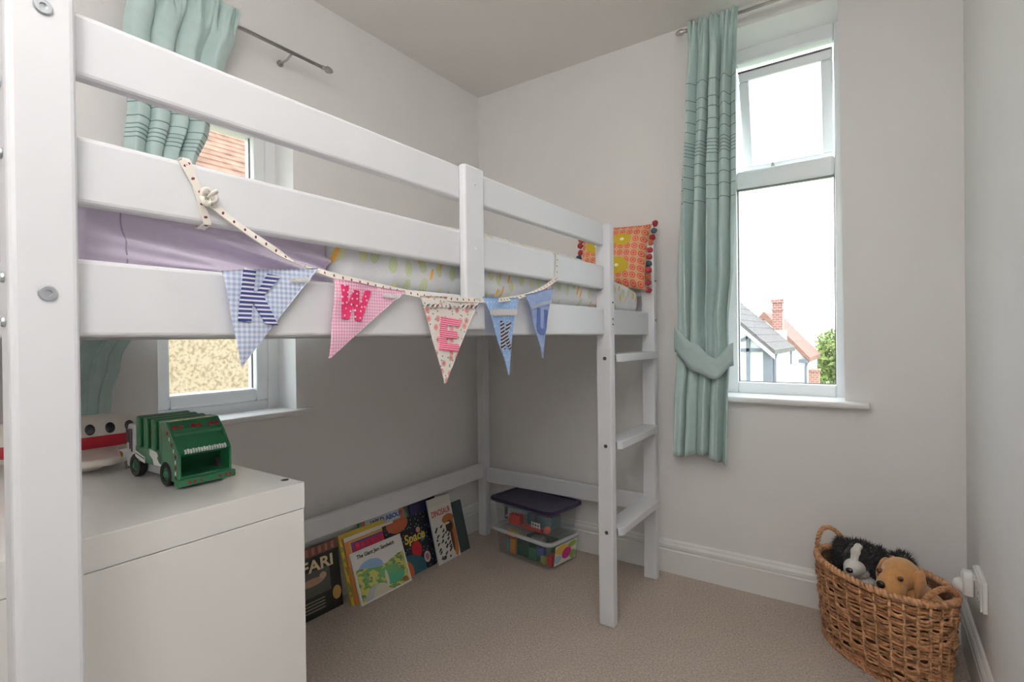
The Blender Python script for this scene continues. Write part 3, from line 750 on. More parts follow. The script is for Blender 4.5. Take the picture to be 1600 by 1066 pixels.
flag((1.050, -1.336, 1.160), (1.046, -1.166, 1.168), (1.050, -1.222, .961), DN1, 'K', LK2, (.52,.48), (.060,.072), -.05, .010, (.14,.24,.02,.98), LACE, label='light blue flag with zebra striped letter K')
flag((xf+.004, -1.128, 1.180), (xf+.020, -.990, 1.206), (xf+.010, -1.040, .998), DN2, 'U', LU, (.52,.45), (.056,.074), -.10, .010, (.16,.23,.02,.98), LACEB, label='blue chambray flag with dark denim letter U')

# ================================================================== CURTAINS
CURT = mat('duck_egg_cotton', (.47,.605,.59), .9, noise=.04, nscale=40, bump=.12, bscale=500, sheen=.25)
CURTD = mat('pintuck_dark_line', (.17,.25,.25), .95)  # darker line along the lower side of each pintuck
LINING = mat('curtain_lining', (.72,.72,.70), .9)
def curtain(name, label, prof, fold, ztop, zbot, along, normal, origin, tucks, nu=150, parent_loc=None):
    """prof(z)->(s0,s1) extent along the wall; fold(u,z)->depth; tucks: z positions of dark pintucks"""
    t = thing(name, label, 'curtain', parent_loc or origin)
    zs = [ztop + (zbot-ztop)*i/90 for i in range(91)]
    dark = set()
    for z in tucks:
        zs = [q for q in zs if abs(q-z) > .004]; zs += [z+.0024, z, z-.0024]
    zs.sort(reverse=True)
    V, Fc, mi = [], [], []
    A, Nn, O = Vector(along), Vector(normal), Vector(origin)
    for z in zs:
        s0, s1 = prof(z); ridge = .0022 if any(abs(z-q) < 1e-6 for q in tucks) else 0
        zz = z
        for i in range(nu+1):
            u = i/nu; d, ds, dz = fold(u, z)
            V.append(O + A*(s0+(s1-s0)*u+ds) + Nn*(d+ridge) + Vector((0,0,zz+dz)))
    for j in range(len(zs)-1):
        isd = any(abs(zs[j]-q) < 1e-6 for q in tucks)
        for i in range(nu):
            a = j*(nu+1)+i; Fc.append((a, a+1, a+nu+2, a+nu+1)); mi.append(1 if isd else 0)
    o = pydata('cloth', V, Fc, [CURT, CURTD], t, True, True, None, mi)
    sm = o.modifiers.new('thickness', 'SOLIDIFY'); sm.thickness = .003; sm.offset = 0
    return t
def lerpz(tab, z):
    tab = sorted(tab, reverse=True)
    if z >= tab[0][0]: return tab[0][1:]
    for a, b in zip(tab, tab[1:]):
        if a[0] >= z >= b[0]:
            t = (a[0]-z)/(a[0]-b[0]); t = t*t*(3-2*t); return tuple(x+(y-x)*t for x, y in zip(a[1:], b[1:]))
    return tab[-1][1:]
# far window curtain
FT = [(2.375, 1.200, 1.395), (2.30, 1.196, 1.388), (2.0, 1.180, 1.378), (1.70, 1.160, 1.378), (1.35, 1.150, 1.372), (1.08, 1.150, 1.350), (.97, 1.140, 1.352), (.75, 1.126, 1.342), (.55, 1.116, 1.336)]
def ffold(u, z):
    top = max(0, min(1, (z-2.24)/.1)); low = 1-top
    big = .052*abs(math.sin(PI*(4.3*u+.12+.05*math.sin(z*2.1))))**.75 - .030 + .006*math.sin(2*PI*(7.3*u)+z*1.7)
    deep = -.050*math.exp(-((u-.45-.02*math.sin(z*3))/.05)**2)*max(0, min(1, (2.2-z)/.25))*max(0, min(1,(z-.9)/.4))
    small = .013*math.sin(2*PI*9*u) + .004*math.sin(2*PI*21*u)
    tie = 1 - .55*math.exp(-((z-1.0)/.13)**2)
    d = (big*1.15+deep)*low*tie + small*top + .012 + .012*top
    hem = .012*math.sin(2*PI*(1.2*u+.6)) if z < .6 else 0
    return d, .004*math.sin(2*PI*5*u+z*4)*low, (.014*math.sin(2*PI*4.4*u) if z > 2.345 else 0)*.4 + hem - .018*u*(1 if z < .6 else 0)
tk = [2.105, 2.035, 1.995, 1.945, 1.905, 1.862, 1.848, 1.834, 1.820, 1.806, 1.770, 1.722, 1.675, 1.620]
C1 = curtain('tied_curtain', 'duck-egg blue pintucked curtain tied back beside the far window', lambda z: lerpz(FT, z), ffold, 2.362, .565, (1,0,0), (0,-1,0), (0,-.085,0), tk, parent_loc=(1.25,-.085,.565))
# tieback: a crescent band round the curtain
V, Fc = [], []; nT = 40
for i in range(nT+1):
    t = i/nT
    x = 1.126 + .240*t
    zc, hw = lerpz([(1.0, 1.045, .052), (.62, .972, .060), (.28, .925, .044), (0, .985, .046)], 1-t)
    y = -.098 - .045*math.sin(PI*(.06+.90*t))**.6
    if t < .06: y = -.10
    for s in (-1, -.5, 0, .5, 1): V.append((x, y - .004*(1-s*s), zc + hw*s))
for i in range(nT):
    for k in range(4):
        a = i*5+k; Fc.append((a, a+5, a+6, a+1))
tb = pydata('tieback', V, Fc, mat('tieback_cotton', (.42,.53,.52), .9, noise=.04, nscale=60, bump=.12, bscale=500), C1, True, True)
tb.modifiers.new('t', 'SOLIDIFY').thickness = .005
obj('cord', tube(bmesh.new(), [(1.166,-.035,1.130), (1.150,-.07,1.10), (1.142,-.10,1.09)], .0028, 6), LINING, C1, True)
HK = thing('tieback_hook', 'small brass curtain tieback hook on the far wall', 'hook', (1.166, 0, 1.13))
obj('plate', disc_along(bmesh.new(), (0,0,0), (0,-1,0), .016, .006, 16, .002), BRASS, HK)
obj('knob', lathe(bmesh.new(), [(.005,0),(.005,.028),(.012,.030),(.014,.036),(.009,.042),(.001,.043)], Matrix.Rotation(PI/2,4,'X'), 14), BRASS, HK, smooth=True)
# left window curtain
LT = [(2.16, -1.74, -1.405), (2.08, -1.725, -1.42), (1.95, -1.735, -1.452), (1.75, -1.725, -1.500), (1.60, -1.735, -1.545), (1.35, -1.77, -1.61), (1.15, -1.82, -1.668), (1.0, -1.88, -1.735), (.90, -1.895, -1.760), (.70, -1.91, -1.80), (.45, -1.90, -1.76)]
def lfold(u, z):
    top = max(0, min(1, (z-2.03)/.08)); low = 1-top
    big = .030*abs(math.sin(PI*(4.0*u)))**.8*1.15 - .010
    small = .012*math.sin(2*PI*7*u) + .004*math.sin(2*PI*17*u)
    d = big*low*(1 if z > 1.2 else .6) + small*top + .014 + .020*max(0, min(1, (z-1.98)/.12))
    k = max(0, min(1, (1.55-z)/.2)); d = d*(1-.72*k) - .034*k
    return d, .004*math.sin(2*PI*5*u+z*4)*low, (.008*math.sin(2*PI*6.4*u) if z > 2.13 else 0)
tk2 = [1.90, 1.83, 1.79, 1.752, 1.712, 1.688, 1.675, 1.662, 1.649, 1.60, 1.55, 1.50]
C2 = curtain('gathered_curtain', 'duck-egg blue pintucked curtain gathered behind the loft bed rails', lambda z: lerpz(LT, z), lfold, 2.16, .45, (0,1,0), (1,0,0), (.07,0,0), tk2, parent_loc=(.07,-1.7,.45))
# rods
def rod(name, label, a, b, brackets, wall_n):
    t = thing(name, label, 'curtain rod', a); a, b = Vector(a), Vector(b); d = (b-a).normalized()
    obj('pole', tube(bmesh.new(), [a, b], .0065, 12), STEEL, t, True, True)
    for e, s in ((a, -1), (b, 1)):
        q = (d*s).to_track_quat('Z','Y').to_matrix().to_4x4(); q.translation = e
        obj('finial', lathe(bmesh.new(), [(.007,-.002),(.009,.004),(.007,.010),(.013,.022),(.013,.030),(.009,.042),(.001,.050)], q, 14), STEEL, t, True, True)
    for s in brackets:
        p = a + d*s; wv = Vector(wall_n)
        obj('bracket', tube(bmesh.new(), [p+Vector((0,0,-.008)), p - wv*.03 + Vector((0,0,-.018)), p - wv*.075 + Vector((0,0,-.018))], .0045, 8), STEEL, t, True)
        obj('bracket_plate', disc_along(bmesh.new(), p - wv*.0755 + Vector((0,0,-.018)), wv, .012, .005, 14), STEEL, t, True)
rod('curtain_rod', 'slim steel curtain rod above the far window', (1.185, -.078, 2.352), (1.98, -.078, 2.352), (.06, .70), (0,-1,0))
rod('curtain_rod', 'slim steel curtain rod on the left wall above the loft bed', (.078, -2.05, 2.118), (.078, -1.075, 2.118), (.08, .845), (1,0,0))

# ================================================================== CHEST OF DRAWERS
CX0, CX1, CY0, CY1, CZ = .105, .902, -2.205, -1.722, .78
CH = thing('chest_of_drawers', 'plain white chest of drawers standing under the loft bed', 'chest of drawers', (.5, -1.96, 0))
def cp(name, x0, x1, y0, y1, z0, z1, b=.002, m=CHESTW, parent=CH): return obj(name, bx(x0, x1, y0, y1, z0, z1, bev=b), m, parent, True)
cp('top', CX0-.002, CX1+.001, CY0-.002, CY1+.001, .729, CZ, .0015)
cp('side_panel', CX1-.02, CX1, CY0+.02, CY1, 0, .728); cp('side_panel', CX0, CX0+.02, CY0+.02, CY1, 0, .728)
cp('back_panel', CX0+.02, CX1-.02, CY1-.012, CY1-.002, .05, .728); cp('plinth', CX0+.02, CX1-.02, CY0+.04, CY0+.055, 0, .06)
for k in range(3):
    d = cp('drawer', CX0+.003, CX1-.003, CY0, CY0+.018, .065+k*.222, .065+k*.222+.217)
    cp('finger_pull', CX0+.02, CX1-.02, CY0+.004, CY0+.018, .065+k*.222+.2175, .065+k*.222+.2195, 0, CHESTW, d)
obj('cam_cover', lathe(bmesh.new(), [(.0075,0),(.0075,.0008),(.006,.0012)], Matrix.Translation((.857,-1.735,CZ)), 16), DARKM, CH, True)

# ---- toy garbage truck (rear towards +x)
TK = thing('toy_truck', 'green toy garbage truck with ribbed sides on the white chest', 'toy truck', (.752, -1.836, CZ), math.radians(1))
GR = mat('green_plastic', (.012,.135,.055), .32, coat=.3); GRD = mat('dark_green_plastic', (.006,.055,.025), .4)
GRY = mat('grey_plastic', (.55,.55,.57), .4); TYRE = mat('black_rubber', (.018,.018,.02), .8); REDL = mat('red_lens', (.30,.012,.02), .25)
WHT = mat('white_print', (.78,.79,.78), .6); YEL = mat('yellow_print', (.62,.55,.10), .6); ORG = mat('orange_lens', (.80,.16,.02), .4)
def tp(name, bm, m, parent=TK, sm=False): return obj(name, bm, m, parent, False, sm)
def tb_(name, x0, x1, y0, y1, z0, z1, m, b=.0015, parent=TK): return tp(name, bx(x0, x1, y0, y1, z0, z1, bev=b), m, parent)
hw = .051
body = tp('body', prism(bmesh.new(), [(-.185,.030), (-.062,.030), (-.062,.116), (-.175,.119), (-.185,.110)], 1, -hw+.013, hw-.013, bev=.003), GRD)
for k in range(4):     # ribs wrapping over sides and roof
    x = -.183 + k*.034
    tp('rib', prism(bmesh.new(), [(x,.034), (x+.016,.034), (x+.016,.125-k*.0006), (x,.128-k*.0006)], 1, -hw, hw, bev=.0035), GR, body)
tb_('roof_strip', -.165, -.07, -.012, .012, .1165, .1215, mat('pale_print', (.55,.50,.35), .7), .001, body)
# tailgate: hooked wedge profile with two cheeks and an open hopper
gate = tp('tailgate', prism(bmesh.new(), [(-.075,.060), (-.008,.060), (-.001,.068), (-.029,.098), (-.033,.108), (-.052,.124), (-.075,.124)], 1, -hw+.002, hw-.002, bev=.002), GR)
for s in (-1, 1):
    yy = (hw-.001)*s
    tp('cheek', prism(bmesh.new(), [(-.075,.036), (-.03,.012), (.0,.012), (.0,.066), (-.026,.100), (-.050,.125), (-.075,.125)], 1, min(yy, yy-.005*s), max(yy, yy-.005*s), bev=.0015), GR, gate)
    n_ = 9
    for k in range(n_):     # hazard marking along the edge
        za = .016+k*.0105; xx = -.004 if za < .060 else -.004-(za-.060)*.80
        tb_('marking', xx-.009, xx-.006, yy+(.0002 if s > 0 else -.0012), yy+(.0012 if s > 0 else -.0002), za, za+.007, WHT if k % 2 else REDL, 0, gate)
tb_('hopper_floor', -.052, .0, -hw+.004, hw-.004, .012, .024, GR, .001, gate)
tp('hopper_back', prism(bmesh.new(), [(-.052,.022), (-.046,.022), (-.030,.060), (-.052,.062)], 1, -hw+.005, hw-.005), GRD, gate)
tb_('ledge', -.036, -.028, -hw+.004, hw-.004, .097, .104, GR, .001, gate)
bumper = tb_('bumper', -.012, .008, -hw-.003, hw+.003, .006, .020, GR, .002)
for y in (-.035,-.026,-.014,.022,.034,.042): tp('tail_light', disc_along(bmesh.new(), (.0078, y, .013), (1,0,0), .0027, .0012, 10), REDL, bumper)
for y in (-.034, 0, .034):
    for dy in (-.0055, .0055): tp('tail_light', disc_along(bmesh.new(), (-.0390, y+dy, .1120), Vector((.65,0,.76)), .0048, .003, 12, .001), REDL, gate)
for y in (-.030,-.010,.010,.030): tb_('marker', -.060, -.054, y-.004, y+.004, .1238, .1248, YEL, 0, gate)
for k in range(16):     # worn white lettering line, too small to read
    y = -.038+k*.005; tp('lettering_stroke', prism(bmesh.new(), [(-.0036,.0655), (-.0030,.0650), (-.0006,.0690), (-.0046,.0735+.001*(k%2)), (-.0062,.0730)], 1, y, y+.0034), WHT, gate)
tb_('skirt', -.186, -.066, -hw, hw, .034, .066, GR, .002, body)
tb_('chassis', -.222, -.066, -.034, .034, .010, .032, GRY, .002)
cab = tp('cab', prism(bmesh.new(), [(-.236,.016), (-.190,.016), (-.190,.108), (-.226,.108), (-.236,.086)], 1, -hw+.002, hw-.002, bev=.004), GRY)
for s in (-1, 1):
    yy = (hw-.002)*s
    for a, b, c, d in ((-.218,-.214,.055,.098), (-.209,-.205,.050,.098)): tb_('vent', a, b, min(yy, yy+.0012*s), max(yy, yy+.0012*s), c, d, BLACKP, 0, cab)
    tb_('window', -.234, -.222, min(yy, yy+.001*s), max(yy, yy+.001*s), .068, .096, BLACKP, 0, cab)
    # white swoosh print and door sign on the body side
    y2 = hw*s
    tp('side_print', prism(bmesh.new(), [(-.118,.066), (-.088,.062), (-.082,.056), (-.086,.050), (-.078,.042), (-.068,.040), (-.070,.036), (-.100,.036), (-.104,.046), (-.118,.054)], 1, min(y2, y2+.0008*s), max(y2, y2+.0008*s)), WHT, body)
    tp('side_print', prism(bmesh.new(), [(-.185,.056), (-.140,.047), (-.140,.034), (-.185,.043)], 1, min(y2, y2+.0008*s), max(y2, y2+.0008*s)), WHT, body)
    tp('side_stripe', prism(bmesh.new(), [(-.183,.052), (-.142,.044), (-.142,.042), (-.183,.050)], 1, min(y2, y2+.0014*s), max(y2, y2+.0014*s)), GRD, body)
    for x in (-.190, -.052):
        w_ = tp('wheel', lathe(bmesh.new(), [(.012,-.008),(.021,-.008),(.0235,-.006),(.0235,.006),(.021,.008),(.0145,.008),(.013,.004)], Matrix.Translation((x, s*(hw-.007), .0237)) @ Matrix.Rotation(-s*PI/2, 4, 'X'), 24), TYRE)
        tp('hub', lathe(bmesh.new(), [(.0135,.001),(.0135,.0052),(.009,.0056),(.006,.0090),(.001,.0094)], Matrix.Translation((x, s*(hw-.007), .0237)) @ Matrix.Rotation(-s*PI/2, 4, 'X'), 16), GR, w_)
tb_('front_bumper', -.244, -.236, -hw, hw, .010, .026, mat('dark_grey_plastic', (.14,.14,.15), .5), .002)
tp('beacon', disc_along(bmesh.new(), (-.196, -.036, .108), (0,0,1), .007, .010, 12, .002), ORG, cab)
tp('beacon', disc_along(bmesh.new(), (-.196, .036, .108), (0,0,1), .007, .010, 12, .002), ORG, cab)

# ---- toy airplane behind the truck
AP = thing('toy_airplane', 'white and red toy passenger jet behind the green truck', 'toy airplane', (.335, -1.92, CZ))
CRM = mat('cream_plastic', (.72,.68,.62), .35, coat=.2); REDP = mat('red_plastic', (.42,.015,.03), .3, coat=.2)
sec = [(.175,.058,.004,.004), (.168,.060,.016,.016), (.150,.064,.030,.030), (.115,.067,.042,.042), (.06,.068,.046,.046), (-.10,.068,.046,.046), (-.17,.072,.038,.038), (-.23,.082,.022,.022), (-.27,.090,.008,.008)]
bm = bmesh.new(); rings = []; nn = 28
for (yy, zc, rx, rz) in sec: rings.append([bm.verts.new((rx*math.cos(2*PI*k/nn), yy, zc+rz*math.sin(2*PI*k/nn))) for k in range(nn)])
for A_, B_ in zip(rings, rings[1:]):
    for k in range(nn):
        f = bm.faces.new((A_[k], A_[(k+1)%nn], B_[(k+1)%nn], B_[k])); f.smooth = True
        am = math.sin(2*PI*(k+.5)/nn); f.material_index = 1 if -.55 < am < -.05 else 0
bm.faces.new(rings[0]); bm.faces.new(rings[-1][::-1]); bmesh.ops.recalc_face_normals(bm, faces=bm.faces[:])
fus = obj('fuselage', bm, [CRM, REDP], AP)
for k in range(5):
    for s in (1, -1):
        q = Matrix.Translation((s*.0438, .085-k*.038, .084)) @ Vector((s,0,.32)).to_track_quat('Z','Y').to_matrix().to_4x4() @ Matrix.Diagonal((.75,1,1,1))
        wn = obj('porthole', lathe(bmesh.new(), [(.0125,-.003),(.0125,.001),(.010,.0022),(.001,.0026)], q, 18), mat('dark_glass', (.02,.025,.03), .12), fus, False, True)
        q2 = Matrix.Translation((s*.0438, .085-k*.038, .084)) @ Vector((s,0,.32)).to_track_quat('Z','Y').to_matrix().to_4x4() @ Matrix.Diagonal((.75,1,1,1))
for s in (1, -1):
    obj('wing', prism(bmesh.new(), [(s*.02,.070), (s*.02,-.070), (s*.150,-.050), (s*.168,-.030), (s*.172,.010), (s*.160,.030)], 2, .020, .036, bev=.006), CRM, AP)
    obj('engine', lathe(bmesh.new(), [(.006,-.02),(.008,-.015),(.008,.012),(.006,.02)], Matrix.Translation((s*.11,-.01,.012)) @ Matrix.Rotation(PI/2,4,'X') , 14), CRM, AP, False, True)
    obj('tailplane', prism(bmesh.new(), [(s*.008,-.20), (s*.008,-.255), (s*.085,-.285), (s*.085,-.265)], 2, .090, .096, bev=.002), CRM, AP)
obj('tail_fin', prism(bmesh.new(), [(-.17,.100), (-.255,.092), (-.300,.185), (-.270,.185)], 0, -.006, .006, bev=.003), REDP, AP)
for y, x in ((.075, 0), (.0, .045), (.0, -.045)):
    obj('undercarriage', lathe(bmesh.new(), [(.004,-.005),(.010,-.005),(.010,.005),(.004,.005)], Matrix.Translation((x, y, .010)) @ Matrix.Rotation(PI/2,4,'Y'), 12), mat('amber_plastic', (.75,.45,.05), .4), AP)

# ================================================================== BOOKS under the low rail
PAGE = mat('page_edges', (.72,.68,.60), .9, bump=.2, bscale=300)
LETM = {}
def book(name, label, y0, y1, xbase, lean, h, th, cover, spine_col, zbase=0.0005, roll=0):
    """stands on its lower edge, leaning back to the left wall; front cover faces +x.  local: u along y, v up"""
    t = thing(name, label, 'book', (xbase, y0, zbase)); t.rotation_euler = (roll, -lean, 0)
    t.location.z = zbase + max(0, 0) 
    wd = y1 - y0
    obj('pages', bx(-th+.0012, -.0012, .002, wd-.003, .003, h-.003), PAGE, t)
    V = [(0,0,0), (0,wd,0), (0,wd,h), (0,0,h), (-.001,0,0), (-.001,wd,0), (-.001,wd,h), (-.001,0,h)]
    uv = [(0,0), (1,0), (1,1), (0,1)]*2
    fc = pydata('front_cover', V, [(0,1,2,3), (7,6,5,4), (0,4,5,1), (1,5,6,2), (2,6,7,3), (3,7,4,0)], cover, t, uv=uv)
    obj('back_cover', bx(-th, -th+.001, 0, wd, 0, h), spine_col, t); obj('spine', bx(-th, 0, -.001, .0008, 0, h), spine_col, t)
    return fc, wd, h
def lettering(fc, s, size, y, z, m, rot=0, bold=0.0, shear=0.0, align='LEFT', stretch=(1,1)):
    me = text_mesh(s, size, bold, shear, .0003, align)
    me.transform(Matrix.Diagonal((stretch[0], stretch[1], 1, 1)))
    me.transform(Matrix(((0,0,1,.0006), (1,0,0,0), (0,1,0,0), (0,0,0,1))))
    me.transform(Matrix.Translation((0, y, z)) @ Matrix.Rotation(rot, 4, 'X'))
    return link('lettering', me, m, fc)
INK = mat('black_ink', (.02,.02,.02), .6); CREAMI = mat('cream_ink', (.72,.58,.34), .6); REDI = mat('red_ink', (.50,.04,.05), .6); YELI = mat('yellow_ink', (.70,.52,.06), .6)
BLUI = mat('blue_ink', (.05,.10,.32), .6); NAVYI = mat('navy_ink', (.02,.03,.10), .6)
# cover prints (uv 0..1)
c = NB('safari_cover', .35)
col = c.mix(c.rect(.0,.82,.30,.66), (.018,.022,.020), (.085,.095,.08))
col = c.mix(c.ell(.52,.50,.20,.055), col, (.42,.26,.17)); col = c.mix(c.ell(.70,.545,.06,.05), col, (.52,.33,.24))
col = c.mix(c.rect(0,1,.86,1.0), col, (.16,.07,.05)); col = c.mix(c.math('MULTIPLY', c.rect(.0,1,.88,.98), c.stripe(c.u, .11, .45)), col, (.34,.14,.10))
col = c.mix(c.ell(.91,.22,.075,.10), col, (.55,.34,.12))
col = c.mix(c.math('MULTIPLY', c.rect(.05,.70,.08,.24), c.stripe(c.v, .045, .35)), col, (.30,.27,.20)); SAFM = c.done(col)
c = NB('jam_cover', .35)
n = c.noise(c.uv, 8, 4); n2 = c.noise(c.vec(c.math('ADD', c.u, 3.3), c.v), 15, 4)
land = c.mix(c.math('GREATER_THAN', n, .50), (.62,.60,.16), (.16,.36,.10)); land = c.mix(c.math('GREATER_THAN', n2, .60), land, (.10,.17,.06)); land = c.mix(c.math('LESS_THAN', n2, .37), land, (.62,.44,.13))
hill = c.math('LESS_THAN', c.v, c.math('ADD', .60, c.math('MULTIPLY', c.math('SINE', c.math('ADD', c.math('MULTIPLY', c.u, 7), 1.2)), .05)))
col = c.mix(c.ell(.30,.58,.24,.18), (.80,.79,.76), (.28,.45,.68))
col = c.mix(hill, col, land); col = c.mix(c.ell(.62,.40,.20,.10), col, (.16,.42,.16)); col = c.mix(c.ell(.72,.22,.18,.10), col, (.08,.40,.22))
col = c.mix(c.ell(.32,.0,.24,.26), col, (.50,.52,.52)); col = c.mix(c.ell(.40,.0,.16,.24), col, (.66,.62,.48)); col = c.mix(c.ell(.55,.28,.03,.16), col, (.70,.68,.55))
col = c.mix(c.ell(.88,.10,.06,.05), col, (.30,.10,.05))
col = c.mix(c.math('SUBTRACT', 1.0, c.rect(.03,.97,.03,.97)), col, (.78,.77,.74)); JAMM = c.done(col)
c = NB('red_title_cover', .35)
col = c.mix(c.rect(.0,.97,.0,.94), (.80,.76,.68), (.66,.24,.06)); col = c.mix(c.rect(.08,.95,.0,.92), col, (.62,.42,.10)); col = c.mix(c.rect(.11,.91,.0,.90), col, (.14,.05,.22))
wob = c.math('MULTIPLY', c.rect(.14,.86,.72,.865), c.math('GREATER_THAN', c.math('SINE', c.math('MULTIPLY', c.u, 62)), -.75)); col = c.mix(wob, col, (.50,.02,.04)); REDM = c.done(col)
c = NB('yellow_cover', .35)
n = c.noise(c.uv, 6, 2); col = c.mix(c.math('GREATER_THAN', n, .52), (.66,.50,.08), (.20,.36,.10)); col = c.mix(c.rect(0,1,.90,1), col, (.64,.46,.06)); col = c.mix(c.rect(.08,.26,.80,.88), col, (.42,.04,.04)); YELM = c.done(col)
c = NB('wild_cover', .35)
col = c.mix(c.rect(.05,.95,.05,.95), (.10,.32,.20), (.56,.17,.08)); col = c.mix(c.ell(.52,.62,.24,.14), col, (.60,.22,.08)); col = c.mix(c.rect(.12,.84,.82,.96), col, (.58,.66,.70)); WILDM = c.done(col)
c = NB('space_cover', .35)
d, cc = c.voronoi(c.uv, 11, 1); col = c.mix(c.math('LESS_THAN', d, .10), (.008,.010,.016), (.40,.52,.58))
col = c.mix(c.ell(.30,.96,.24,.16), col, (.42,.10,.04)); col = c.mix(c.ell(.62,.40,.115,.15), col, (.46,.02,.03)); col = c.mix(c.ell(.34,.10,.42,.26), col, (.03,.10,.13)); col = c.mix(c.ell(.27,.08,.20,.22), col, (.52,.12,.05))
col = c.mix(c.ell(.73,.72,.05,.05), col, (.55,.28,.18)); col = c.mix(c.ell(.80,.58,.055,.075), col, (.08,.20,.25)); col = c.mix(c.ell(.82,.20,.075,.10), col, (.62,.50,.48)); col = c.mix(c.ell(.82,.20,.045,.06), col, (.40,.16,.20)); SPAM = c.done(col)
c = NB('navy_cover', .35); n = c.noise(c.uv, 8, 2); NAVM = c.done(c.mix(n, (.015,.015,.06), (.05,.04,.14)))
c = NB('dinosaur_cover', .35)
nz = c.math('MULTIPLY', c.noise(c.uv, 14, 2), .22)
d, cc = c.voronoi(c.vec(c.math('ADD', c.math('MULTIPLY', c.u, 1.0), nz), c.math('ADD', c.math('ADD', c.math('MULTIPLY', c.v, 3.2), c.math('MULTIPLY', c.u, -.7)), nz)), 4.8, .8)
spot = c.math('MULTIPLY', c.math('LESS_THAN', d, .30), c.rect(.08,.70,.04,.56))
col = c.mix(spot, (.74,.73,.68), (.03,.03,.03)); col = c.mix(c.rect(.0,1,.88,1), col, (.68,.66,.58))
head = c.math('MAXIMUM', c.ell(.74,.62,.27,.075), c.ell(.86,.34,.13,.33)); col = c.mix(head, col, (.50,.17,.05)); col = c.mix(c.ell(.74,.50,.16,.09), col, (.05,.03,.02)); col = c.mix(c.ell(.68,.555,.11,.02), col, (.72,.66,.50))
col = c.mix(c.ell(.78,.30,.06,.20), col, (.07,.04,.03)); DINM = c.done(col)
c = NB('teal_cover', .35); n = c.noise(c.uv, 4, 2); TEAM = c.done(c.mix(n, (.03,.05,.05), (.10,.14,.14)))
W_ = mat('white_board', (.72,.70,.66), .6); O_ = mat('orange_board', (.55,.22,.08), .6); K_ = mat('black_board', (.02,.02,.02), .6); N_b = mat('navy_board', (.02,.02,.07), .6); Y_ = mat('yellow_board', (.55,.40,.08), .6); G_ = mat('green_board', (.06,.2,.12), .6)
D_ = math.radians
f, w_, h_ = book('picture_book', 'dark animal picture book titled SAFARI, closest to the chest', -1.268, -1.006, .072, D_(8), .262, .010, SAFM, K_)
lettering(f, 'SAFARI', .060, .008, .170, CREAMI, 0, .0016, 0, 'LEFT', (1.22,1))
f, w_, h_ = book('picture_book', 'white landscape picture book, front of the row, titled The Giant Jam Sandwich', -.978, -.706, .152, D_(21), .205, .008, JAMM, W_)
lettering(f, 'The Giant Jam Sandwich', .0205, .026, .175, INK, 0, .0006, .15)
f, w_, h_ = book('picture_book', 'orange and purple picture book with red title behind the white one', -.985, -.722, .130, D_(18), .262, .012, REDM, O_)
f, w_, h_ = book('picture_book', 'yellow picture book with green drawing, leftmost behind the orange one', -.998, -.76, .1165, D_(17.5), .276, .010, YELM, Y_)
f, w_, h_ = book('picture_book', 'green and orange picture book titled WILD ABOUT below the rail', -.885, -.615, .1045, D_(17), .305, .009, WILDM, G_)
lettering(f, 'WILD ABOUT', .0275, .060, .262, BLUI, 0, .0011, 0, 'LEFT', (1.1,1))
f, w_, h_ = book('picture_book', 'black picture book with planets titled Space', -.785, -.520, .1265, D_(16), .250, .008, SPAM, K_)
lettering(f, 'Space', .056, .100, .138, YELI, 0, .0008, .1)
f, w_, h_ = book('picture_book', 'navy blue picture book tucked behind the dinosaur book', -.610, -.485, .1165, D_(15.5), .305, .008, NAVM, N_b)
f, w_, h_ = book('picture_book', 'white tall picture book with orange dinosaur titled DINOSAUR', -.530, -.376, .153, D_(15), .300, .007, DINM, W_)
lettering(f, 'DINOSAUR', .031, .010, .215, REDI, 0, .0005, 0, 'LEFT', (.84,1.25))
f, w_, h_ = book('picture_book', 'dark teal picture book at the right end behind the dinosaur book', -.475, -.292, .143, D_(15), .245, .008, TEAM, K_)
f, w_, h_ = book('picture_book', 'thin black picture book topmost behind the dinosaur book', -.60, -.435, .1055, D_(14), .318, .008, mat('black_cover', (.012,.012,.014), .35), K_)
for o in bpy.data.objects:
    if o.name.startswith('picture_book'): o['group'] = 'picture books leaning under the bed rail'

# ================================================================== STORAGE BOXES WITH TOYS
CLEAR = glassy('clear_plastic', (.98,.99,.99), .04, .05, .08); MILKY = glassy('milky_plastic', (.95,.96,.97), .05, .62, .3)
PURP = mat('dark_purple_plastic', (.020,.012,.045), .38)
BXC, BYC, BR = .462, -.178, math.radians(-8.5)
def rrect(a, b, r, n=5):
    pts = []
    for cx, cy, t0 in ((a-r, b-r, 0), (-a+r, b-r, PI/2), (-a+r, -b+r, PI), (a-r, -b+r, 1.5*PI)):
        for k in range(n+1): pts.append((cx+r*math.cos(t0+k*PI/2/n), cy+r*math.sin(t0+k*PI/2/n)))
    return pts
def loft(bm, loops, cap0=True, cap1=True):
    R_ = [[bm.verts.new(p) for p in lp] for lp in loops]; n = len(R_[0])
    for A_, B_ in zip(R_, R_[1:]):
        for k in range(n): bm.faces.new((A_[k], A_[(k+1)%n], B_[(k+1)%n], B_[k]))
    if cap0: bm.faces.new(R_[0][::-1])
    if cap1: bm.faces.new(R_[-1])
    return bm
def rr(a, b, r, z): return [(x, y, z) for x, y in rrect(a, b, r)]
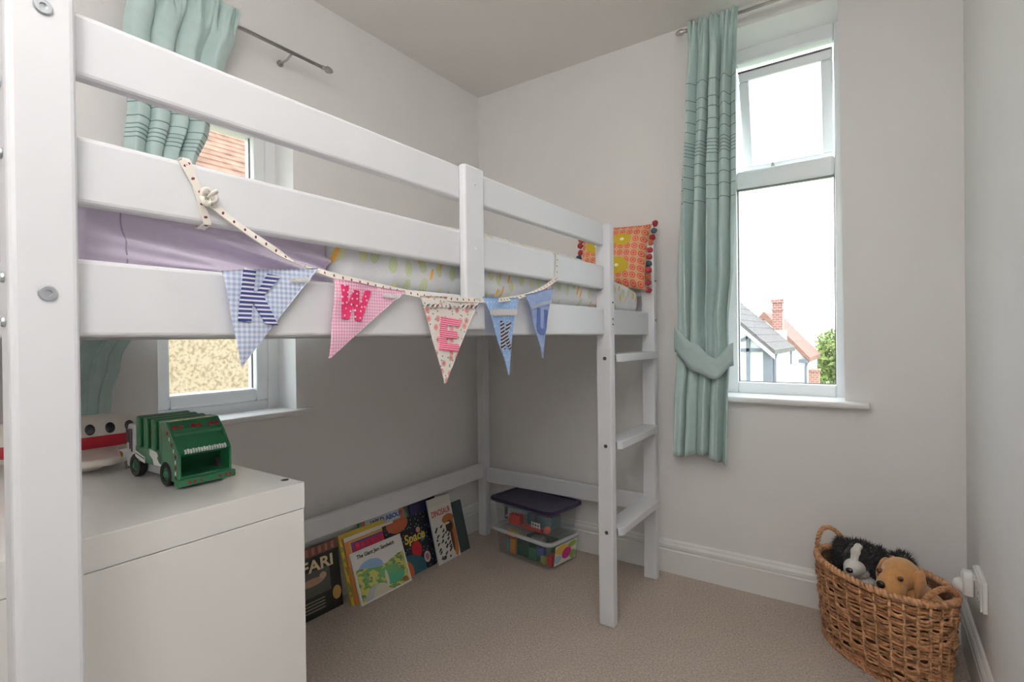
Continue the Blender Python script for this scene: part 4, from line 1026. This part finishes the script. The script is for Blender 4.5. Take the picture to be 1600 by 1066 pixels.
def stbox(label, z, wall, rim, rimm, lid, base, top, hgt):
    t = thing('storage_box', label, 'storage box', (BXC, BYC, z), BR)
    bm = bmesh.new(); a0, b0 = base; a1, b1 = top
    loft(bm, [rr(a0, b0, .025, 0), rr(a0+.004, b0+.004, .028, .004), rr(a1, b1, .03, hgt), rr(a1-.0022, b1-.0022, .03, hgt), rr(a0+.0018, b0+.0018, .028, .006)], True, True)
    obj('body', bm, wall, t, False, True)
    bm = bmesh.new(); a, b = rim
    loft(bm, [rr(a-.006, b-.006, .032, hgt-.016), rr(a, b, .034, hgt-.014), rr(a, b, .034, hgt-.002), rr(a-.004, b-.004, .034, hgt), rr(a1-.003, b1-.003, .03, hgt), rr(a1-.003, b1-.003, .03, hgt-.012)], False, False)
    obj('rim', bm, rimm, t, False, True)
    if lid:
        bm = bmesh.new(); a, b = lid[1]
        loft(bm, [rr(a-.004, b-.004, .032, hgt-.006), rr(a, b, .034, hgt-.002), rr(a, b, .034, hgt+.008), rr(a-.004, b-.004, .034, hgt+.012), rr(a-.016, b-.016, .028, hgt+.012), rr(a-.019, b-.019, .026, hgt+.007)], True, True)
        obj('lid', bm, lid[0], t, False, False)
    return t
SB1 = stbox('clear lower storage box of building bricks with white rim and pink label', .0008, CLEAR, (.190, .122), MILKY, (CLEAR, (.184,.116)), (.163, .098), (.176, .108), .128)
SB2 = stbox('clear upper storage box of toys with a dark purple lid', .1440, CLEAR, (.188, .118), CLEAR, (PURP, (.202, .126)), (.170, .100), (.184, .112), .121)
c = NB('box_label_print', .4)
col = c.mix(c.ell(.3,.75,.3,.22), (.70,.68,.60), (.72,.46,.05)); col = c.mix(c.ell(.55,.45,.22,.28), col, (.52,.02,.20)); col = c.mix(c.ell(.15,.30,.16,.2), col, (.35,.55,.62)); col = c.mix(c.ell(.85,.25,.14,.22), col, (.20,.40,.08)); col = c.mix(c.ell(.80,.80,.2,.15), col, (.30,.5,.1)); LBL = c.done(col)
ya, yb = -.082, .078
pydata('label', [(.1775,ya,.016),(.1775,yb,.016),(.1905,yb,.110),(.1905,ya,.110),(.1785,ya,.016),(.1785,yb,.016),(.1915,yb,.110),(.1915,ya,.110)], [(3,2,1,0),(4,5,6,7),(0,1,5,4),(1,2,6,5),(2,3,7,6),(3,0,4,7)], LBL, SB1, uv=[(0,0),(1,0),(1,1),(0,1)]*2)
def inbox(x, y, z):
    p = Matrix.Rotation(BR, 4, 'Z') @ Vector((x, y, 0)); return (BXC+p.x, BYC+p.y, z)
def pl(n, c): return mat('toy_'+n, c, .35)
TC = dict(orange=(.72,.26,.03), yellow=(.75,.52,.05), green=(.02,.16,.08), dgreen=(.01,.07,.06), blue=(.04,.09,.36), sky=(.10,.32,.48), red=(.52,.02,.02), grey=(.40,.41,.42), white=(.78,.77,.74), lime=(.38,.46,.05), coral=(.80,.16,.08), teal=(.03,.12,.17), navy=(.02,.04,.12))
def brick(label, color, loc, nx, ny, u=.0158, h=.0192, rz=0, tilt=0):
    t = thing('toy_brick', label, 'toy brick', loc, 0, 'toys in the clear boxes', rot=(tilt, 0, BR+rz))
    a, b = nx*u/2, ny*u/2
    obj('block', bx(-a, a, -b, b, 0, h, bev=.001), pl(color, TC[color]), t)
    for i in range(nx):
        for j in range(ny): obj('stud', disc_along(bmesh.new(), (-a+u*(i+.5), -b+u*(j+.5), h-.0005), (0,0,1), u*.3, .0045, 10), pl(color, TC[color]), t)
zb = .0075
brick('tall orange brick standing at the left of the lower box', 'orange', inbox(-.085,-.060,zb), 2, 2, .016, .068, .1)
brick('yellow brick lying at the top left of the lower box', 'yellow', inbox(-.105,-.055,.088), 4, 2, .016, .020, -.1, .15)
brick('red plate brick under the yellow brick in the lower box', 'red', inbox(-.108,-.052,.077), 4, 2, .016, .009, -.05)
brick('sky blue brick by the left end of the lower box', 'sky', inbox(-.125,-.050,zb), 1, 2, .016, .055)
brick('dark green base brick in the middle of the lower box', 'dgreen', inbox(-.02,-.045,zb), 5, 3, .016, .078)
brick('green brick at the front middle of the lower box', 'green', inbox(.042,-.058,zb), 3, 2, .016, .060, .2)
brick('blue brick beside the green one in the lower box', 'blue', inbox(.085,-.055,zb+.03), 2, 2, .016, .038, .3)
brick('grey brick lying near the top of the lower box', 'grey', inbox(.055,-.040,.092), 4, 2, .016, .020, .1)
brick('lime green brick near the label of the lower box', 'lime', inbox(.105,-.068,zb), 2, 1, .014, .034, -.3)
brick('dark red brick low at the label end of the lower box', 'red', inbox(.140,-.045,zb), 2, 3, .015, .040)
brick('dark green brick behind in the lower box', 'green', inbox(.02,.03,zb), 10, 4, .016, .075)
zu = .1525
brick('red brick lying at the left of the upper box', 'red', inbox(-.070,-.060,zu), 4, 2, .016, .044, .15)
brick('dark teal brick heap block in the upper box', 'teal', inbox(.045,.012,zu), 9, 5, .016, .055, .05)
brick('long red plate brick at the front of the upper box', 'red', inbox(.050,-.074,zu), 7, 1, .016, .014, .02)
# little toys in the upper box
def toy(name, label, cat, loc, rz=0): return thing(name, label, cat, loc, BR+rz, 'toys in the clear boxes')
t = toy('toy_fence', 'white toy fence panel at the front of the upper box', 'toy', inbox(.070,-.0800,.1670))
for z in (.004, .020): obj('bar', bx(-.026, .026, -.002, .002, z, z+.006, bev=.0008), pl('white', TC['white']), t)
for x in (-.024, -.008, .008, .024): obj('post', bx(x-.0025, x+.0025, -.002, .002, 0, .028, bev=.0008), pl('white', TC['white']), t)
t = toy('toy_ball', 'coral red ball at the front right of the upper box', 'ball', inbox(.130,-.068,zu+.0175))
bm = bmesh.new(); bmesh.ops.create_uvsphere(bm, u_segments=20, v_segments=12, radius=.017); obj('shell', bm, pl('coral', TC['coral']), t, False, True)
obj('seam', tube(bmesh.new(), [(.0171*math.cos(k*PI/12), .0171*math.sin(k*PI/12), 0) for k in range(24)], .0007, 5, True), pl('red', TC['red']), t)
t = toy('toy_figure', 'small white toy figure standing at the left of the upper box', 'toy figure', inbox(-.122,-.055,zu))
obj('legs', bx(-.009, .009, -.006, .006, 0, .018, bev=.002), pl('grey', TC['grey']), t); obj('torso', prism(bmesh.new(), [(-.011,.0185),(.011,.0185),(.008,.036),(-.008,.036)], 1, -.006, .006, bev=.002), pl('white', TC['white']), t)
obj('head', lathe(bmesh.new(), [(.005,.0365),(.0085,.039),(.0085,.048),(.006,.051),(.003,.052)], None, 14), pl('white', TC['white']), t, False, True)
for s in (-1, 1): obj('arm', tube(bmesh.new(), [(s*.010,0,.033), (s*.015,-.004,.025), (s*.015,-.010,.020)], .0032, 6), pl('white', TC['white']), t)
t = toy('toy_glider', 'blue toy glider lying across the top of the upper box', 'toy', inbox(-.055,-.045,.226), .12)
obj('wing', prism(bmesh.new(), [(-.095,-.020), (.060,-.034), (.085,-.018), (.060,.020), (-.080,.010)], 2, 0, .007, bev=.002), pl('sky', TC['sky']), t)
obj('spine', bx(-.10, .09, -.006, .006, .0072, .016, bev=.002), pl('navy', TC['navy']), t)
for s in (-1, 1): obj('support', bx(-.09*s-.006, -.09*s+.006, -.005, .005, -.066, -.0002, bev=.001), pl('navy', TC['navy']), t)

# ================================================================== BASKET AND SOFT TOYS
BC = Vector((1.841, -.258, 0)); BA = math.atan2(-.692, .7215)        # long axis runs to the room corner
BK = thing('wicker_basket', 'oval woven brown wicker basket holding soft toys in the corner', 'basket', (BC.x, BC.y, 0), BA)
BH = .283
def bell(t, z, off=0.0):
    k = z/BH; a = .196 + .019*k**.8; b = .098 + .036*k**.8
    return Vector(((a+off)*math.copysign(abs(math.cos(t))**.92, math.cos(t)), (b+off)*math.copysign(abs(math.sin(t))**.92, math.sin(t)), z))
WK = [mat('wicker_%d' % k, c_, .62, noise=.42, nscale=55, bump=.5, bscale=160) for k, c_ in enumerate([(.40,.19,.085), (.46,.24,.115), (.30,.13,.06), (.50,.29,.15)])]
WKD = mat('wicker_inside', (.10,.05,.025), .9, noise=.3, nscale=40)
nst = 30
for i in range(nst):
    t = 2*PI*(i+.5)/nst
    obj('stake', tube(bmesh.new(), [bell(t, z, .0012) for z in (.004, .07, .14, .21, .276)], .0042, 6, False), WK[3], BK, False, True)
rg = random.Random(11)
nb, per = 8, 4
for b_ in range(nb):
    bm = bmesh.new()
    for k in range(per):
        z0 = .016 + (BH-.030)*(b_ + (k+.5)/per)/nb
        ph = rg.uniform(0, 6.28); pts = []; n = 180
        for j in range(n):
            t = 2*PI*j/n
            wv = math.cos(nst*t/2 + PI*b_)      # over / under every stake, shifted per band
            pts.append(bell(t, max(.006, min(BH-.006, z0 + .0022*math.sin(7*t+ph) + .0012*math.sin(23*t+ph*2))), .0066*wv + .0016*math.sin(31*t+ph)))
        nf = len(bm.faces); tube(bm, pts, .0043*rg.uniform(.85,1.15), 6, True); bm.faces.ensure_lookup_table(); mk_ = rg.choice((0,0,1,1,2))
        for f_ in bm.faces[nf:]: f_.material_index = mk_
    o = obj('weaver', bm, [WK[0], WK[1], WK[2]], BK, False, True)
bm = bmesh.new(); n = 64
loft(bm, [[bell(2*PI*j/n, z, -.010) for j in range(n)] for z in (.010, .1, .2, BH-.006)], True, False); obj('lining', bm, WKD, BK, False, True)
bm = bmesh.new(); loft(bm, [[bell(2*PI*j/n, 0, -.004) for j in range(n)], [bell(2*PI*j/n, .0, .002) for j in range(n)], [bell(2*PI*j/n, .010, .002) for j in range(n)]], True, True); obj('bottom', bm, WK[2], BK)
def braid(name, path, r, m, turns, rad, closed):
    bm = bmesh.new(); n = len(path)
    for s in range(2):
        pts = []
        for j, p in enumerate(path):
            q = Vector(path[(j+1) % n] if closed else path[min(j+1, n-1)]) - Vector(path[j-1] if (closed or j) else path[0])
            q.normalize(); a = q.cross(Vector((0,0,1)) if abs(q.z) < .9 else Vector((1,0,0))).normalized(); b2 = q.cross(a)
            th = 2*PI*turns*j/n + PI*s
            pts.append(Vector(p) + (a*math.cos(th) + b2*math.sin(th))*rad)
        tube(bm, pts, r, 7, closed)
    return obj(name, bm, m, BK, False, True)
braid('rim', [bell(2*PI*j/420, BH, 0) for j in range(420)], .0062, WK[1], 46, .0058, True)
braid('base_rim', [bell(2*PI*j/320, .008, .004) for j in range(320)], .005, WK[0], 36, .005, True)
for s in (-1, 1):
    pts = []
    for k in range(61):
        a = PI*k/60; tt = (PI if s < 0 else 0) + (a-PI/2)*.32
        p = bell(tt, BH-.01, .002); pts.append(p + Vector((s*.006*math.sin(a), 0, .078*math.sin(a)**.8)) if s < 0 else p + Vector((-.012*math.sin(a), 0, .050*math.sin(a)**.8)))
    braid('handle', pts, .0048, WK[1] if s < 0 else WK[0], 9, .0045, False)
def fur(name, parent, centers, n, ln, m, seed, exclude=None):
    rg = random.Random(seed); V, Fc = [], []
    for i in range(n):
        c_, r_ = centers[i % len(centers)]
        d = Vector((rg.gauss(0,1), rg.gauss(0,1), rg.gauss(0,1))).normalized(); p = Vector(c_) + Vector((d.x*r_[0], d.y*r_[1], d.z*r_[2]))*.96
        if exclude and exclude(p): continue
        tip = p + (d + Vector((rg.gauss(0,.5), rg.gauss(0,.5), rg.gauss(-.2,.5)))).normalized()*ln*rg.uniform(.6,1.3)
        a = d.cross(Vector((rg.gauss(0,1), rg.gauss(0,1), rg.gauss(0,1)))).normalized()*.0013; b2 = d.cross(a).normalized()*.0013; k = len(V)
        V += [p+a, p-a*.5+b2, p-a*.5-b2, tip]; Fc += [(k,k+1,k+3), (k+1,k+2,k+3), (k+2,k,k+3)]
    o = pydata(name, V, Fc, m, parent, False, False); tag(o, kind='stuff'); return o
BLKF = mat('black_plush', (.010,.010,.012), .9, bump=.5, bscale=300, sheen=.15); WHF = mat('white_plush', (.74,.72,.68), .95, bump=.4, bscale=300, sheen=.3)
TANF = mat('tan_plush', (.50,.25,.085), .95, noise=.12, nscale=40, bump=.35, bscale=420, sheen=.35); TAND = mat('tan_ear_plush', (.47,.22,.075), .95, noise=.12, nscale=40, bump=.35, bscale=420, sheen=.35)
NOSE = mat('nose_plastic', (.015,.013,.013), .35); EYE = mat('eye_plastic', (.02,.012,.008), .1, coat=.5); EYEB = mat('brown_iris', (.12,.045,.015), .15, coat=.5)
EYEW = mat('white_eye_patch', (.55,.40,.25), .9)
# heads are modelled facing +x, then turned
def ball(name, c, r, m, parent, sc=(1,1,1)):
    bm = bmesh.new(); bmesh.ops.create_uvsphere(bm, u_segments=18, v_segments=12, radius=1, matrix=Matrix.Translation(c) @ Matrix.Diagonal((r*sc[0], r*sc[1], r*sc[2], 1)))
    return obj(name, bm, m, parent, False, True)
# black and white collie
d1 = thing('soft_toy_dog', 'black and white fluffy soft toy dog at the left of the basket', 'soft toy', (1.782, -.200, .292), math.radians(-106), 'soft toy dogs in the basket'); d1.scale = (1.25,1.25,1.25)
blob('body', [((-.03,0,-.085), (.048,.042,.055)), ((-.02,0,-.045), (.034,.034,.04)), ((0,0,0), (.040,.038,.038)), ((-.10,.03,-.075), (.055,.038,.038)), ((-.155,.055,-.045), (.03,.028,.028))], BLKF, d1, voxel=.005)
obj_m = blob('muzzle', [((.036,0,-.012), (.030,.026,.022)), ((.052,0,-.014), (.022,.021,.019)), ((.020,0,-.030), (.026,.032,.016))], WHF, d1, voxel=.0035)
blob('blaze', [((.032,0,.008), (.013,.011,.020)), ((.027,0,.026), (.014,.0125,.014)), ((.012,.002,.037), (.016,.011,.009))], WHF, d1, voxel=.003)
ball('nose', (.0735,0,-.010), .0082, NOSE, d1, (.7,1.05,.85))
for s in (-1, 1):
    ball('eye', (.036, s*.021, .014), .0042, EYE, d1)
    blob('ear', [((-.004, s*.040, .012), (.014,.016,.028)), ((-.004, s*.050, -.012), (.013,.010,.026))], BLKF, d1, voxel=.004)
fur('fur', d1, [((0,.012,.008), (.036,.036,.037)), ((0,-.012,.008), (.036,.036,.037)), ((-.004,.046,0), (.016,.016,.040)), ((-.004,-.046,0), (.016,.016,.040)), ((-.03,0,-.05), (.045,.042,.045)), ((-.10,.03,-.07), (.056,.04,.04)), ((-.155,.055,-.04), (.03,.028,.03))], 9000, .016, BLKF, 4,
    exclude=lambda p: p.x > .012 and abs(p.y) < .030)
blob('chest', [((.000,0,-.058), (.040,.036,.022)), ((.012,.02,-.050), (.02,.024,.014))], WHF, d1, voxel=.004)
ball('tail_tip', (-.178,.066,-.022), .016, WHF, d1, (1.2,1,.9))
fur('tail_fur', d1, [((-.178,.066,-.022), (.018,.016,.015))], 300, .012, WHF, 9)
# tan labrador
d2 = thing('soft_toy_dog', 'tan soft toy puppy with drooping ears lying at the front of the basket', 'soft toy', (1.893, -.302, .294), math.radians(-126), 'soft toy dogs in the basket'); d2.scale = (1.3,1.3,1.3)
blob('body', [((-.025,.022,-.040), (.036,.036,.036)), ((-.022,.048,-.050), (.034,.036,.034)), ((-.015,.01,-.030), (.033,.033,.034)), ((-.025,.02,-.080), (.05,.05,.03))], TANF, d2, voxel=.005)
blob('head', [((0,0,.010), (.040,.040,.038)), ((.030,0,-.008), (.032,.030,.026)), ((.046,0,-.013), (.023,.024,.020)), ((.026,0,.016), (.022,.022,.018)), ((.036,.017,-.020), (.02,.016,.015)), ((.036,-.017,-.020), (.02,.016,.015))], TANF, d2, voxel=.0035)
ball('nose', (.0685,0,-.004), .0095, NOSE, d2, (.7,1.1,.9))
for s in (-1, 1):
    e_ = ball('eye', (.0365, s*.0245, .0135), .0062, EYEB, d2); ball('pupil', (.0385, s*.0268, .0140), .0042, EYE, e_)
    blob('ear', [((-.004, s*.0395, .018), (.019,.009,.016)), ((.000, s*.0455, -.004), (.020,.008,.026)), ((.003, s*.0455, -.022), (.016,.007,.016))], TAND, d2, voxel=.003)
obj('mouth', tube(bmesh.new(), [(.060,-.016,-.026), (.067,-.006,-.0235), (.0685,0,-.0205), (.067,.006,-.0235), (.060,.016,-.026)], .0009, 5), NOSE, d2)
for s in (-1, 1): blob('paw', [((.02, s*.035, -.062), (.03,.016,.014)), ((-.01, s*.036, -.062), (.03,.018,.018))], TANF, d2, voxel=.004)

# ================================================================== SOCKET AND PLUG
PLW = mat('white_socket_plastic', (.80,.80,.79), .3)
SK = thing('wall_socket', 'white double wall socket low on the right wall', 'socket', (XR, -.345, .325))
obj('back_box', bx(-.012, -.0002, -.074, .074, -.043, .043, bev=.003), PLW, SK)
obj('plate', bx(-.017, -.0121, -.071, .071, -.040, .040, bev=.002), PLW, SK)
for y in (-.036, .036): obj('switch', bx(-.0205, -.0171, y-.006+.018*(1 if y < 0 else -1), y+.006+.018*(1 if y < 0 else -1), .014, .030, bev=.001), PLW, SK)
for dy, dz, a in ((-.036,0,1), (-.047,-.020,0), (-.025,-.020,0)): obj('pin_slot', bx(-.0174, -.0170, dy-(.002 if a else .003), dy+(.002 if a else .003), dz-(.004 if a else .002), dz+(.004 if a else .002)), DARKM, SK)
PG = thing('plug', 'white plug-in night light in the double wall socket', 'plug', (XR-.0172, -.292, .318))
obj('casing', prism(bmesh.new(), [(-.028,-.030), (-.022,-.036), (.022,-.036), (.028,-.030), (.026,.018), (.014,.034), (-.014,.034), (-.026,.018)], 0, -.026, -.0005, bev=.005), PLW, PG)
obj('dome', lathe(bmesh.new(), [(.022,0),(.021,.008),(.016,.017),(.009,.021),(.001,.022)], Matrix.Translation((-.026,0,-.012)) @ Matrix.Rotation(-PI/2,4,'Y'), 20), mat('frosted_dome', (.78,.78,.77), .5), PG, False, True)
